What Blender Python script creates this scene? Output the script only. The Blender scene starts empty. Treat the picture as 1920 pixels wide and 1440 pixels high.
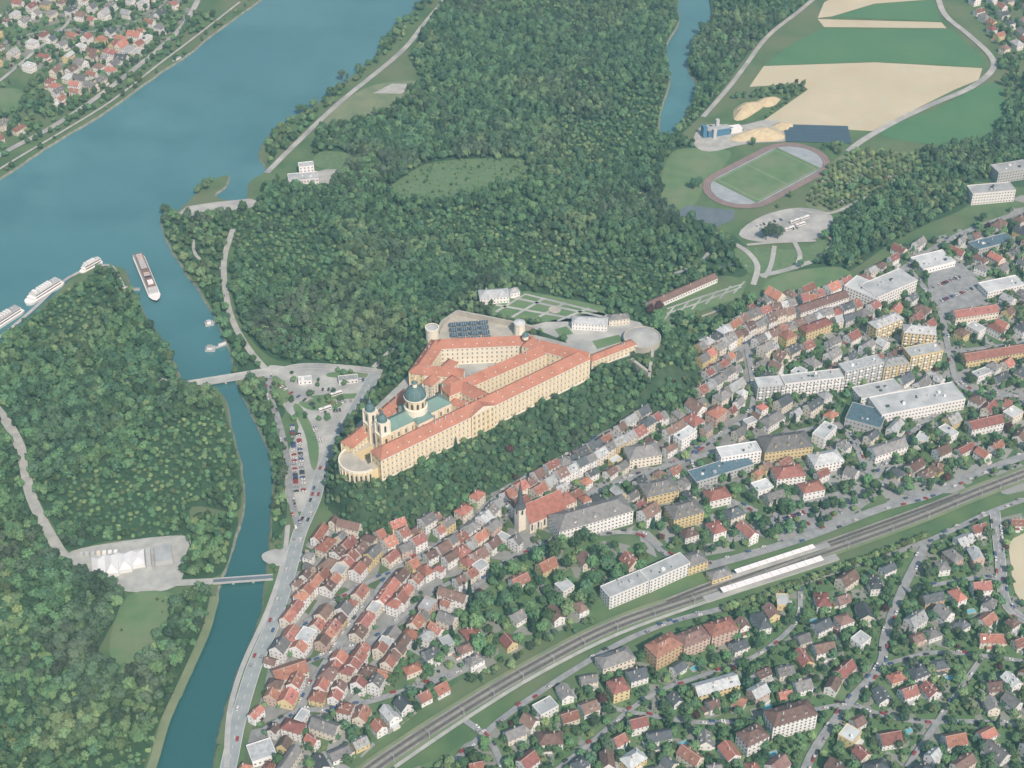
import bpy, math, random
import numpy as np
from mathutils import Vector, Matrix
from mathutils.geometry import tessellate_polygon
random.seed(7); rng=np.random.default_rng(7)
S=bpy.context.scene
H=887.0; TH=math.radians(38); F=2888.0
def P(u,v,z=0.0):
    x=(u-960)/F; y=(720-v)/F
    d=(x, math.cos(TH)+y*math.sin(TH), -math.sin(TH)+y*math.cos(TH))
    t=(H-z)/(-d[2]); return Vector((d[0]*t,d[1]*t,z))
def PL(l,z=0.0): return [P(a,b,z) for a,b in l]
# ---------- camera / light
cam=bpy.data.cameras.new("camera"); co=bpy.data.objects.new("camera",cam); S.collection.objects.link(co)
co.location=(0,0,H); co.rotation_euler=(math.radians(52),0,0); cam.sensor_width=36; cam.lens=36*F/1920; cam.clip_end=60000; cam.clip_start=1
S.camera=co
S.view_settings.view_transform='Standard'; S.view_settings.look='None'; S.view_settings.exposure=0
EL=math.radians(47); sh=Vector((0.38,-0.925)).normalized()
sd=Vector((sh.x*math.cos(EL),sh.y*math.cos(EL),math.sin(EL)))
sl=bpy.data.lights.new("sun",'SUN'); sl.energy=5.0; sl.angle=math.radians(0.53); sl.color=(0.95,1.0,0.91)
so=bpy.data.objects.new("sun",sl); S.collection.objects.link(so); so.rotation_euler=sd.to_track_quat('Z','Y').to_euler()
W=bpy.data.worlds.new("World"); S.world=W; W.use_nodes=True; nt=W.node_tree
sky=nt.nodes.new('ShaderNodeTexSky'); sky.sky_type='NISHITA'; sky.sun_disc=False; sky.sun_elevation=EL; sky.sun_rotation=math.atan2(sh.x,sh.y)
bg=nt.nodes['Background']; bg.inputs[1].default_value=0.15; nt.links.new(sky.outputs[0],bg.inputs[0])
# ---------- materials
def mat(name,c1,c2=None,scale=0.1,rough=0.9,rnd=0.0,lo=0.35,hi=0.65,detail=4,c3=None,scale3=0.01,bump=0,spec=0.2,hue=0.0,vor=None,ygrad=None,big=None):
    m=bpy.data.materials.new(name); m.use_nodes=True; t=m.node_tree; N=t.nodes; L=t.links
    b=N['Principled BSDF']; b.inputs['Roughness'].default_value=rough; b.inputs['Specular IOR Level'].default_value=spec
    g=N.new('ShaderNodeNewGeometry'); out=None
    def mix(a,bb,fac):
        x=N.new('ShaderNodeMix'); x.data_type='RGBA'; L.new(fac,x.inputs[0])
        for i,c in ((6,a),(7,bb)):
            if isinstance(c,tuple): x.inputs[i].default_value=(*c,1)
            else: L.new(c,x.inputs[i])
        return x.outputs[2]
    def noise(s,lo,hi,d=detail):
        n=N.new('ShaderNodeTexNoise'); n.inputs['Scale'].default_value=s; n.inputs['Detail'].default_value=d
        L.new(g.outputs['Position'],n.inputs['Vector'])
        r=N.new('ShaderNodeMapRange'); r.inputs[1].default_value=lo; r.inputs[2].default_value=hi; L.new(n.outputs[0],r.inputs[0]); return r.outputs[0]
    col=c1
    if c2: col=mix(c1,c2,noise(scale,lo,hi))
    if c3: col=mix(col,c3,noise(scale3,0.45,0.65))
    if big: col=mix(col,big[1],noise(big[0],big[2],big[2]+.14,2))
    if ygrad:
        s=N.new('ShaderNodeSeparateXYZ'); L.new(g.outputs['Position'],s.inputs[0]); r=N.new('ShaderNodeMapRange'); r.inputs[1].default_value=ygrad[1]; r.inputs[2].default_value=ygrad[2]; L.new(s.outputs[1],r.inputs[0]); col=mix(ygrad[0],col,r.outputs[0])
    if vor:
        v=N.new('ShaderNodeTexVoronoi'); v.inputs['Scale'].default_value=vor[0]; L.new(g.outputs['Position'],v.inputs['Vector'])
        s=N.new('ShaderNodeSeparateColor'); L.new(v.outputs['Color'],s.inputs[0])
        r=N.new('ShaderNodeMapRange'); r.inputs[1].default_value=vor[2]; r.inputs[2].default_value=vor[2]+0.03; L.new(s.outputs[0],r.inputs[0])
        col=mix(col,vor[1],r.outputs[0])
    if rnd or hue:
        o=N.new('ShaderNodeObjectInfo'); hs=N.new('ShaderNodeHueSaturation')
        r=N.new('ShaderNodeMapRange'); r.inputs[3].default_value=1-rnd; r.inputs[4].default_value=1+rnd; L.new(o.outputs['Random'],r.inputs[0]); L.new(r.outputs[0],hs.inputs['Value'])
        if hue:
            mm=N.new('ShaderNodeMath'); mm.operation='MULTIPLY'; mm.inputs[1].default_value=7.31; L.new(o.outputs['Random'],mm.inputs[0])
            fr=N.new('ShaderNodeMath'); fr.operation='FRACT'; L.new(mm.outputs[0],fr.inputs[0])
            r2=N.new('ShaderNodeMapRange'); r2.inputs[3].default_value=0.5-hue; r2.inputs[4].default_value=0.5+hue; L.new(fr.outputs[0],r2.inputs[0]); L.new(r2.outputs[0],hs.inputs['Hue'])
        if isinstance(col,tuple): hs.inputs['Color'].default_value=(*col,1)
        else: L.new(col,hs.inputs['Color'])
        col=hs.outputs[0]
    if isinstance(col,tuple): b.inputs['Base Color'].default_value=(*col,1)
    else: L.new(col,b.inputs['Base Color'])
    if bump:
        n=N.new('ShaderNodeTexNoise'); n.inputs['Scale'].default_value=bump[0]; n.inputs['Detail'].default_value=3; L.new(g.outputs['Position'],n.inputs['Vector'])
        bb=N.new('ShaderNodeBump'); bb.inputs['Strength'].default_value=bump[1]; bb.inputs['Distance'].default_value=bump[2]; L.new(n.outputs[0],bb.inputs['Height']); L.new(bb.outputs[0],b.inputs['Normal'])
    return m
M={}
M['grass']=mat('grass',(0.07,0.14,0.065),(0.12,0.19,0.09),0.03,c3=(0.14,0.18,0.10),scale3=0.012)
M['forestfloor']=mat('forest_floor',(0.04,0.09,0.05),(0.055,0.115,0.06),0.1)
M['meadow']=mat('meadow',(0.095,0.18,0.085),(0.125,0.21,0.10),0.05,c3=(0.15,0.215,0.12),scale3=0.2)
M['lawn']=mat('lawn',(0.105,0.195,0.095),(0.14,0.23,0.11),0.08,c3=(0.17,0.23,0.13),scale3=0.03)
M['crop']=mat('crop_field',(0.075,0.185,0.09),(0.10,0.215,0.105),0.015,c3=(0.085,0.205,0.095),scale3=0.12)
M['soil']=mat('tilled_field',(0.49,0.45,0.31),(0.56,0.53,0.39),0.012,c3=(0.50,0.49,0.36),scale3=0.05)
M['dry']=mat('dry_meadow',(0.21,0.25,0.15),(0.15,0.21,0.12),0.05)
M['sand']=mat('sand',(0.48,0.42,0.27),(0.56,0.50,0.34),0.2,bump=(0.5,0.5,1))
M['gravel']=mat('gravel',(0.34,0.36,0.34),(0.44,0.46,0.43),0.12)
M['bank']=mat('river_bank',(0.16,0.18,0.14),(0.28,0.29,0.24),0.2)
M['road']=mat('asphalt_road',(0.26,0.30,0.31),(0.33,0.37,0.37),0.1)
M['street']=mat('street_paving',(0.23,0.25,0.26),(0.32,0.34,0.34),0.15)
M['paver']=mat('light_paving',(0.36,0.38,0.37),(0.47,0.49,0.46),0.08,c3=(0.29,0.31,0.31),scale3=0.03)
M['track']=mat('running_track',(0.19,0.145,0.14),(0.24,0.18,0.17),0.1)
M['court']=mat('court',(0.12,0.16,0.19),(0.15,0.19,0.22),0.1)
M['dzone']=mat('track_end_zone',(0.28,0.33,0.36),(0.36,0.41,0.43),0.1)
M['ballast']=mat('ballast',(0.25,0.25,0.23),(0.31,0.31,0.28),0.3,c3=(0.2,0.22,0.19),scale3=0.04)
M['bed']=mat('track_bed',(0.085,0.085,0.08),(0.125,0.12,0.11),0.5)
M['rail']=mat('steel_rail',(0.34,0.33,0.32),rough=.5)
M['line']=mat('painted_line',(0.75,0.75,0.72))
M['town']=mat('town_ground',(0.08,0.15,0.075),(0.13,0.19,0.10),0.06,vor=(0.06,(0.29,0.31,0.3),0.55))
M['oldtown']=mat('old_town_ground',(0.2,0.21,0.205),(0.28,0.29,0.28),0.1,vor=(0.07,(0.09,0.14,0.07),0.7))
M['garden']=mat('garden_ground',(0.08,0.155,0.07),(0.15,0.22,0.115),0.07,vor=(0.075,(0.24,0.26,0.23),0.74),c3=(0.10,0.19,0.085),scale3=0.02)
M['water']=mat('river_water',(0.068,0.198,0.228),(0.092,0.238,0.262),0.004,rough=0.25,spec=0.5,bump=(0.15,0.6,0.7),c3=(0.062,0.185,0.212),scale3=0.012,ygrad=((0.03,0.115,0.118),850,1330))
M['rock']=mat('rock_slope',(0.035,0.08,0.045),(0.07,0.115,0.065),0.12)
RC={'or':(0.41,0.195,0.145),'rd':(0.30,0.145,0.12),'br':(0.21,0.145,0.125),'gy':(0.23,0.235,0.235),'dk':(0.11,0.13,0.145),'lt':(0.44,0.48,0.49),'bl':(0.14,0.23,0.29),'cu':(0.17,0.34,0.28)}
for k,c in RC.items(): M['r_'+k]=mat('roof_'+k,c,tuple(x*0.72 for x in c),0.35,rnd=0.28,hue=0.012,rough=0.8)
M['r_abbey']=mat('abbey_roof_tiles',(0.47,0.205,0.14),(0.36,0.16,0.11),0.1,c3=(0.40,0.225,0.17),scale3=0.5,rough=.85,bump=(0.8,.4,.3))
WC={'wh':(0.80,0.82,0.81),'cr':(0.73,0.70,0.61),'ye':(0.68,0.58,0.34),'pk':(0.58,0.46,0.39),'gr':(0.49,0.52,0.52),'oc':(0.53,0.40,0.26)}
for k,c in WC.items(): M['w_'+k]=mat('plaster_'+k,c,tuple(x*0.9 for x in c),0.3,rnd=0.08)
M['abbeywall']=mat('abbey_yellow_plaster',(0.74,0.63,0.39),(0.67,0.57,0.36),0.1)
M['abbeytrim']=mat('abbey_cream_trim',(0.80,0.77,0.65),(0.74,0.71,0.60),0.2)
M['win']=mat('window_glass',(0.07,0.09,0.105),rough=.15,spec=.5)
M['winf']=mat('window_casement',(0.24,0.23,0.2),rough=.3,spec=.5)
M['stone']=mat('stone_wall',(0.36,0.36,0.32),(0.46,0.45,0.39),0.15)
M['copper']=mat('copper_roof',(0.14,0.26,0.235),(0.19,0.30,0.26),0.25,rough=.6,c3=(0.16,0.25,0.23),scale3=.08)
M['domecu']=mat('dome_copper',(0.08,0.145,0.16),(0.12,0.20,0.205),0.5,rough=.55)
M['gold']=mat('gilding',(0.7,0.45,0.1),rough=.3,spec=.8)
M['white']=mat('white_paint',(0.8,0.8,0.79),rough=.5)
M['canvas']=mat('tent_canvas',(0.66,0.69,0.69),(0.74,0.76,0.76),0.2,rough=.7)
M['dark']=mat('dark_paint',(0.05,0.05,0.06),rough=.5)
M['steelblue']=mat('blue_steel',(0.08,0.2,0.32),rough=.5)
M['panel']=mat('solar_panel',(0.06,0.10,0.14),rough=.25,spec=.5)
M['pool']=mat('pool_water',(0.15,0.45,0.52),rough=.1,spec=.5)
M['greyroof']=mat('flat_roof_membrane',(0.36,0.40,0.41),(0.50,0.54,0.54),0.1,rnd=.25)
M['hullbrown']=mat('ship_cover',(0.17,0.12,0.11),(0.24,0.18,0.16),0.3)
def leafmat(name,c1,c2,c3,big=None,rnd=.5,sc=0.03):
    return mat(name,c1,c2,sc,rnd=rnd,hue=0.02,c3=c3,scale3=0.35,rough=.7,spec=.2,lo=.38,hi=.62,big=big)
M['leaf']=leafmat('foliage',(0.070,0.155,0.082),(0.098,0.195,0.090),(0.130,0.232,0.102),big=(0.010,(0.145,0.22,0.11),.5))
M['leafd']=leafmat('foliage_dark',(0.052,0.122,0.074),(0.070,0.150,0.080),(0.096,0.178,0.088),big=(0.008,(0.085,0.125,0.08),.5))
M['leafl']=leafmat('foliage_light',(0.14,0.235,0.10),(0.17,0.26,0.115),(0.21,0.285,0.13))
M['leafr']=mat('foliage_copper',(0.075,0.04,0.045),(0.11,0.055,0.05),0.5,rnd=.3)
M['conif']=leafmat('conifer_needles',(0.024,0.065,0.044),(0.032,0.08,0.05),(0.048,0.10,0.06))
M['bark']=mat('bark',(0.10,0.08,0.06))
# ---------- mesh builder
class MB:
    def __init__(s): s.v=[];s.f=[];s.m=[];s.mats=[]
    def mi(s,k):
        if k not in s.mats: s.mats.append(k)
        return s.mats.index(k)
    def face(s,pts,k):
        n=len(s.v); s.v+= [tuple(p) for p in pts]; s.f.append(tuple(range(n,n+len(pts)))); s.m.append(s.mi(k))
    def box(s,x0,x1,y0,y1,z0,z1,k,top=None,bot=False):
        a=[(x0,y0),(x1,y0),(x1,y1),(x0,y1)]
        for i in range(4):
            p,q=a[i],a[(i+1)%4]; s.face([(*p,z0),(*q,z0),(*q,z1),(*p,z1)],k)
        s.face([(*p,z1) for p in a],top or k)
        if bot: s.face([(*p,z0) for p in a[::-1]],k)
    def lathe(s,cx,cy,prof,n,k,ks=None):
        for i in range(len(prof)-1):
            (r0,z0),(r1,z1)=prof[i],prof[i+1]
            for j in range(n):
                a=2*math.pi*(j)/n; b=2*math.pi*(j+1)/n
                q=[(cx+r0*math.cos(a),cy+r0*math.sin(a),z0),(cx+r0*math.cos(b),cy+r0*math.sin(b),z0),(cx+r1*math.cos(b),cy+r1*math.sin(b),z1),(cx+r1*math.cos(a),cy+r1*math.sin(a),z1)]
                if r1<1e-3: q=q[:3]
                elif r0<1e-3: q=[q[0],q[2],q[3]]
                s.face(q,ks[i] if ks else k)
    def mesh(s,name,smooth=False):
        me=bpy.data.meshes.new(name); me.from_pydata(s.v,[],s.f)
        for k in s.mats: me.materials.append(M[k])
        me.polygons.foreach_set('material_index',s.m)
        if smooth: me.polygons.foreach_set('use_smooth',[True]*len(s.f))
        me.update(); return me
    def obj(s,name,loc=(0,0,0),ang=0,parent=None):
        o=bpy.data.objects.new(name,s.mesh(name)); o.location=loc; o.rotation_euler=(0,0,ang)
        if parent: o.parent=parent
        S.collection.objects.link(o); return o
def empty(name):
    e=bpy.data.objects.new(name,None); S.collection.objects.link(e); return e
# ---------- grid masks
GX0,GY0,CS=-1100.0,450.0,2.0; NX,NY=1100,1250
occB=np.zeros((NX,NY),bool); occT=np.zeros((NX,NY),bool); water=np.ones((NX,NY),bool)
def pip(X,Y,poly):
    ins=np.zeros(X.shape,bool); n=len(poly)
    for i in range(n):
        x0,y0=poly[i][0],poly[i][1]; x1,y1=poly[(i+1)%n][0],poly[(i+1)%n][1]
        if y0==y1: continue
        c=((Y<y0)!=(Y<y1))&(X<(x1-x0)*(Y-y0)/(y1-y0)+x0); ins^=c
    return ins
def mark(poly,*grids,val=True):
    xs=[p[0] for p in poly]; ys=[p[1] for p in poly]
    i0=max(0,int((min(xs)-GX0)/CS)); i1=min(NX,int((max(xs)-GX0)/CS)+2); j0=max(0,int((min(ys)-GY0)/CS)); j1=min(NY,int((max(ys)-GY0)/CS)+2)
    if i0>=i1 or j0>=j1: return
    X,Y=np.meshgrid(GX0+(np.arange(i0,i1)+.5)*CS,GY0+(np.arange(j0,j1)+.5)*CS,indexing='ij')
    m=pip(X,Y,poly)
    for g in grids: g[i0:i1,j0:j1][m]=val
def look(g,x,y):
    i=np.clip(((np.asarray(x)-GX0)/CS).astype(int),0,NX-1); j=np.clip(((np.asarray(y)-GY0)/CS).astype(int),0,NY-1); return g[i,j]
def smooth(pts,closed=False,n=5,jit=0.0):
    out=[]; L=len(pts); rngi=range(L if closed else L-1)
    for i in rngi:
        g=(lambda k: pts[k%L]) if closed else (lambda k: pts[max(0,min(L-1,k))])
        p0,p1,p2,p3=g(i-1),g(i),g(i+1),g(i+2)
        for k in range(n):
            t=k/n; q=0.5*((2*p1)+(p2-p0)*t+(2*p0-5*p1+4*p2-p3)*t*t+(3*p1-p0-3*p2+p3)*t**3)
            if jit: q=q+Vector((random.uniform(-jit,jit),random.uniform(-jit,jit),0))
            out.append(q)
    if not closed: out.append(pts[-1].copy())
    return out
def area(p): return 0.5*sum(p[i][0]*p[(i+1)%len(p)][1]-p[(i+1)%len(p)][0]*p[i][1] for i in range(len(p)))
ZC=[0.06]
def sheet(name,px,k,z=None,zb=0.0,sm=True,n=4,jit=0.0,bank=None,occ=()):
    pts=PL(px,zb); 
    if sm: pts=smooth(pts,True,n,jit)
    if area(pts)<0: pts=pts[::-1]
    if z is None: ZC[0]+=0.012; z=zb+ZC[0]
    pp=[Vector((p.x,p.y,z)) for p in pts]
    tri=tessellate_polygon([pp]); mb=MB(); mb.v=[tuple(p) for p in pp]
    for t in tri:
        a,b,c=[pp[i] for i in t]
        if (b-a).cross(c-a).z<0: t=(t[0],t[2],t[1])
        mb.f.append(tuple(t)); mb.m.append(mb.mi(k))
    if bank:
        N=len(pp); off=[]
        for i in range(N):
            d=(pp[(i+1)%N]-pp[i-1]); nn=Vector((d.y,-d.x,0)); nn=nn.normalized() if nn.length>0 else nn
            off.append(pp[i]+nn*bank+Vector((0,0,-5)))
        for i in range(N):
            j=(i+1)%N; mb.face([pp[i],off[i],off[j],pp[j]],'bank')
    for g in occ: mark(pts,g)
    mb.obj(name); return pts
def ribbon(name,px,w,k,z=None,zb=0.0,mk=True,sm=5,line=False,grids=None,margin=1.0):
    pts=PL(px,zb); pts=smooth(pts,False,sm) if sm else pts
    if z is None: ZC[0]+=0.012; z=zb+ZC[0]
    mb=MB(); L=[];R=[]
    for i,p in enumerate(pts):
        d=pts[min(i+1,len(pts)-1)]-pts[max(i-1,0)]; nn=Vector((-d.y,d.x,0)).normalized()
        L.append(Vector((p.x,p.y,z))+nn*w/2); R.append(Vector((p.x,p.y,z))-nn*w/2)
    for i in range(len(pts)-1):
        mb.face([R[i],R[i+1],L[i+1],L[i]],k)
        if mk:
            nn=(L[i]-R[i]).normalized()*margin
            for g in (grids or (occB,occT)): mark([R[i]-nn,R[i+1]-nn,L[i+1]+nn,L[i]+nn],g)
    if line:
        for i in range(len(pts)-1):
            a,b=pts[i],pts[i+1]; dl=(b-a).length; dd=(b-a).normalized(); nn=Vector((-dd.y,dd.x,0)); s=0
            while s<dl-4:
                p=a+dd*s; q=p+dd*3.5
                mb.face([Vector((v.x,v.y,z+.005)) for v in (p-nn*.12,q-nn*.12,q+nn*.12,p+nn*.12)],'line'); s+=8
        for sg in (-1,1):
            for i in range(len(pts)-1):
                a,b=(L[i],L[i+1]) if sg>0 else (R[i],R[i+1]); nn=(L[i]-R[i]).normalized()*(-sg)
                v=[a+nn*.3,b+nn*.3,b+nn*.5,a+nn*.5]
                mb.face([Vector((q.x,q.y,z+.005)) for q in (v if sg<0 else v[::-1])],'line')
    mb.obj(name); return pts
# ---------- base ground, water, land
mb=MB(); mb.face([(-20000,-8000,-6),(20000,-8000,-6),(20000,30000,-6),(-20000,30000,-6)],'grass'); mb.obj('ground')
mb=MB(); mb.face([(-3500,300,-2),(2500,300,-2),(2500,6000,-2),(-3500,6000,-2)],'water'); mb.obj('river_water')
main_px=[(330,1700),(395,1500),(402,1440),(412,1370),(432,1300),(458,1230),(490,1150),(500,1080),(507,1000),(514,900),(500,830),(472,770),(445,715),(436,670),(412,610),(385,560),(350,510),(316,455),(303,405),(335,393),(370,362),(405,335),(428,330),(420,350),(402,366),(430,376),(462,372),(470,340),(500,318),(487,285),(520,240),(600,190),(645,155),(700,108),(740,55),(800,-5),(900,-100),(1000,-200),(1150,-300),(1230,-200),(1262,-60),(1265,0),(1272,40),(1246,90),(1255,145),(1238,210),(1238,252),(1262,255),(1285,215),(1308,165),(1292,130),(1298,85),(1332,40),(1342,0),(1350,-60),(1400,-200),(1500,-500),(4000,-500),(4000,1700)]
isl_px=[(200,500),(232,505),(248,545),(272,590),(310,650),(330,690),(345,722),(412,735),(432,800),(450,870),(456,940),(440,1010),(415,1080),(400,1140),(380,1200),(350,1270),(310,1360),(285,1440),(240,1600),(200,1700),(-2000,1700),(-900,1150),(-400,890),(-100,715),(0,648),(60,592),(110,545),(150,512)]
nw_px=[(-1500,1130),(-600,690),(-200,455),(0,333),(100,267),(200,207),(300,135),(350,103),(400,62),(485,0),(600,-90),(800,-220),(1000,-400),(900,-600),(-3000,-600),(-4000,600)]
for nm,px in (('mainland_terrain',main_px),('island_terrain',isl_px),('far_bank_terrain',nw_px)):
    pts=sheet(nm,px,'grass',z=0.0,n=6,jit=0.7,bank=4); mark(pts,water,val=False)
# ---------- hill
HZ=30.0
plat=[(632,872),(648,905),(700,914),(860,838),(1110,712),(1195,672),(1232,690),(1240,640),(1200,600),(1130,572),(1000,535),(930,538),(880,560),(850,582),(800,618),(765,680),(705,738),(652,800)]
platw=smooth(PL(plat,HZ),True,3)
pa=np.array([(p.x,p.y) for p in platw]); pb=np.roll(pa,-1,axis=0)
xa_=P(640,900).x; xb_=P(800,860).x
def gz(x,y):
    x=np.atleast_1d(np.asarray(x,float)); y=np.atleast_1d(np.asarray(y,float)); d=np.full(x.shape,1e9)
    for a,b in zip(pa,pb):
        e=b-a; t=np.clip(((x-a[0])*e[0]+(y-a[1])*e[1])/(e@e),0,1); d=np.minimum(d,np.hypot(x-a[0]-t*e[0],y-a[1]-t*e[1]))
    d[pip(x,y,pa)]=0
    fall=12+26*np.clip((x-xa_)/(xb_-xa_),0,1)
    s=np.clip(1-d/fall,0,1); return HZ*(s*s*(3-2*s)*0.5+s*0.5)
x0,y0=pa.min(0)-44; x1,y1=pa.max(0)+44
xs=np.arange(x0,x1,3); ys=np.arange(y0,y1,3); X,Y=np.meshgrid(xs,ys,indexing='ij'); Z=gz(X.ravel(),Y.ravel()).reshape(X.shape)
rough=rng.normal(0,0.6,Z.shape)*((Z>1)&(Z<29)); ZZ=Z+rough-0.4*(Z<=0.01)
mbv=[(X[i,j],Y[i,j],ZZ[i,j]) for i in range(len(xs)) for j in range(len(ys))]; ny=len(ys); fs=[]
for i in range(len(xs)-1):
    for j in range(ny-1):
        if max(Z[i,j],Z[i+1,j],Z[i,j+1],Z[i+1,j+1])>0.01: fs.append((i*ny+j,(i+1)*ny+j,(i+1)*ny+j+1,i*ny+j+1))
me=bpy.data.meshes.new('hill'); me.from_pydata(mbv,[],fs); me.materials.append(M['rock']); me.polygons.foreach_set('use_smooth',[True]*len(fs)); o=bpy.data.objects.new('abbey_hill',me); S.collection.objects.link(o)
XX,YY=np.meshgrid(GX0+(np.arange(NX)+.5)*CS,GY0+(np.arange(NY)+.5)*CS,indexing='ij')
sel=(XX>x0)&(XX<x1)&(YY>y0)&(YY<y1); hz=np.zeros(XX.shape); hz[sel]=gz(XX[sel],YY[sel]); occB|=hz>2.5
def zat(x,y):
    i=int((x-GX0)/CS); j=int((y-GY0)/CS)
    return float(hz[i,j]) if 0<=i<NX and 0<=j<NY else 0.0
# ---------- land-use sheets
def sh_(name,px,k,occ=(),**kw): return sheet(name,px,k,occ=occ,**kw)
D={}
D['old']=[(625,985),(760,950),(870,985),(905,1035),(880,1110),(850,1170),(780,1220),(670,1330),(600,1390),(530,1450),(455,1450),(495,1290),(520,1170),(562,1040)]
D['mid']=[(760,935),(870,890),(960,850),(1080,790),(1200,730),(1240,690),(1350,630),(1420,570),(1560,540),(1610,600),(1500,640),(1420,700),(1420,760),(1560,780),(1600,830),(1540,900),(1400,900),(1250,960),(1190,1000),(1050,1010),(940,1050),(880,1020),(830,1000)]
D['east']=[(1600,540),(1690,470),(1800,430),(1980,370),(1980,860),(1750,925),(1620,950),(1540,900),(1600,820),(1560,770),(1420,755),(1420,700),(1500,640),(1600,600)]
D['stn']=[(1190,985),(1400,900),(1550,895),(1620,945),(1560,990),(1310,1045),(1230,1045)]
D['south']=[(960,1350),(1350,1155),(1560,1085),(1700,1030),(1860,975),(1980,1000),(1980,1500),(740,1500),(830,1420)]
D['low']=[(760,1190),(860,1120),(900,1240),(870,1270),(700,1400),(620,1470),(480,1470),(560,1390),(650,1320)]
D['park']=[(870,1110),(960,1050),(1080,1010),(1200,1030),(1240,1080),(1130,1145),(1000,1205),(890,1250)]
D['vil']=[(-60,60),(60,0),(100,-40),(380,-40),(300,90),(210,150),(120,200),(85,200),(100,140),(0,130)]
D['vil2']=[(-60,290),(-40,235),(50,225),(30,265)]
D['ne']=[(1805,-20),(1990,-30),(1990,110),(1880,100),(1850,60)]
sh_('old_town_ground',D['old'],'oldtown'); sh_('town_ground',D['mid'],'oldtown'); sh_('town_ground',D['east'],'town'); sh_('town_ground',D['stn'],'town')
sh_('garden_ground',D['south'],'garden'); sh_('garden_ground',D['low'],'town'); sh_('village_ground',D['vil'],'garden'); sh_('park_ground',D['park'],'garden')
B=(occB,occT)
sh_('tilled_field',[(1405,163),(1432,124),(1640,117),(1842,128),(1835,150),(1790,168),(1700,213),(1635,246),(1490,238),(1432,226),(1515,168),(1500,157)],'soil',B,sm=False)
sh_('crop_field',[(1432,123),(1490,78),(1545,53),(1785,55),(1848,112),(1838,126),(1640,116)],'crop',B,sm=False)
sh_('tilled_field',[(1533,36),(1765,42),(1775,53),(1545,51)],'soil',B,sm=False)
sh_('crop_field',[(1560,32),(1640,8),(1750,0),(1765,40)],'crop',B,sm=False)
sh_('tilled_field',[(1533,34),(1545,5),(1640,-50),(1740,-50),(1748,-1),(1640,7),(1560,31)],'soil',B,sm=False)
sh_('tilled_field',[(1780,-60),(1790,-5),(1900,0),(2000,-40),(1990,-90)],'soil',B,sm=False)
sh_('meadow',[(1650,252),(1760,202),(1860,155),(1885,190),(1872,240),(1800,272)],'crop',B)
CLR=[(725,358),(760,330),(800,308),(880,298),(985,300),(1000,322),(965,350),(900,362),(860,378),(760,380)]
sh_('clearing',CLR,'meadow',(occB,)); mark(PL(CLR),occT)
sh_('riverside_meadow',[(590,232),(640,192),(700,160),(782,152),(760,180),(720,205),(650,235)],'dry',B)
sh_('riverside_meadow',[(590,310),(600,285),(660,290),(640,320)],'meadow',B)
sh_('riverside_car_park',[(700,175),(735,157),(778,158),(752,176)],'gravel',B,sm=False)
sh_('restaurant_yard',[(530,352),(545,335),(610,318),(650,318),(640,332),(600,356)],'gravel',(occT,),sm=False)
sh_('sports_field',[(1238,350),(1255,292),(1290,278),(1368,284),(1352,318),(1320,350),(1300,385),(1248,392)],'lawn',B)
sh_('sports_court',[(1262,402),(1290,385),(1378,395),(1375,412),(1345,425),(1268,418)],'court',B,sm=False)
sh_('beach_volleyball_court',[(1186,374),(1200,361),(1226,366),(1218,377)],'sand',B,sm=False)
sh_('quarry_yard',[(1300,268),(1320,235),(1390,235),(1440,225),(1490,240),(1500,262),(1400,270),(1330,285)],'gravel',B)
sh_('orchard_car_park',[(1510,385),(1545,320),(1600,285),(1720,290),(1725,315),(1640,370),(1570,400)],'dry',(occB,))
sh_('visitor_car_park',[(1385,440),(1430,405),(1500,390),(1560,405),(1540,445),(1440,455)],'paver',B)
sh_('lawn',[(1430,560),(1450,520),(1560,500),(1600,520),(1570,550),(1470,565)],'lawn',(occT,))
sh_('lawn',[(1375,470),(1420,465),(1500,468),(1545,450),(1560,470),(1510,500),(1420,520)],'meadow',(occT,))
sh_('car_park',[(500,690),(560,690),(700,692),(716,700),(690,742),(640,795),(606,860),(585,940),(560,960),(535,930),(540,850),(560,800),(530,760)],'paver',(occB,))
mark(PL([(540,850),(560,800),(580,790),(640,790),(606,860),(585,940),(560,950)]),occT)
for g_ in ([(550,765),(562,760),(585,800),(598,840),(592,880),(582,870),(572,815)],[(560,755),(600,748),(640,755),(632,765),(585,770)],[(615,700),(650,697),(690,702),(685,708),(620,708)],[(590,742),(690,738),(684,746),(600,750)],[(505,700),(530,715),(545,745),(530,755),(508,725)]): sh_('car_park_green',g_,'lawn',(occB,))
sh_('event_ground',[(125,1040),(200,1020),(345,1005),(350,1040),(330,1100),(240,1110),(150,1075)],'gravel',B)
sh_('meadow',[(240,1118),(335,1118),(310,1180),(262,1250),(205,1225)],'lawn',(occB,))
mark(PL([(248,1122),(328,1122),(305,1175),(262,1240),(215,1222)]),occT)
sh_('dock_apron',[(335,400),(350,388),(400,380),(470,373),(490,380),(470,390),(350,408)],'paver',B,sm=False)
sh_('far_bank_meadow',[(-20,172),(42,170),(35,205),(0,222),(-20,225)],'lawn',B)
sh_('tilled_field',[(1900,1010),(1985,1000),(1985,1140),(1912,1125),(1895,1060)],'soil',B)
sh_('car_park',[(1740,520),(1800,495),(1850,560),(1800,600),(1760,580)],'street',B)
sh_('car_park',[(1420,975),(1600,915),(1650,925),(1560,985),(1440,1010)],'street',(occB,))
sh_('square',[(492,1040),(520,1030),(560,1035),(570,1050),(530,1062),(498,1055)],'paver',B)
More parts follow.
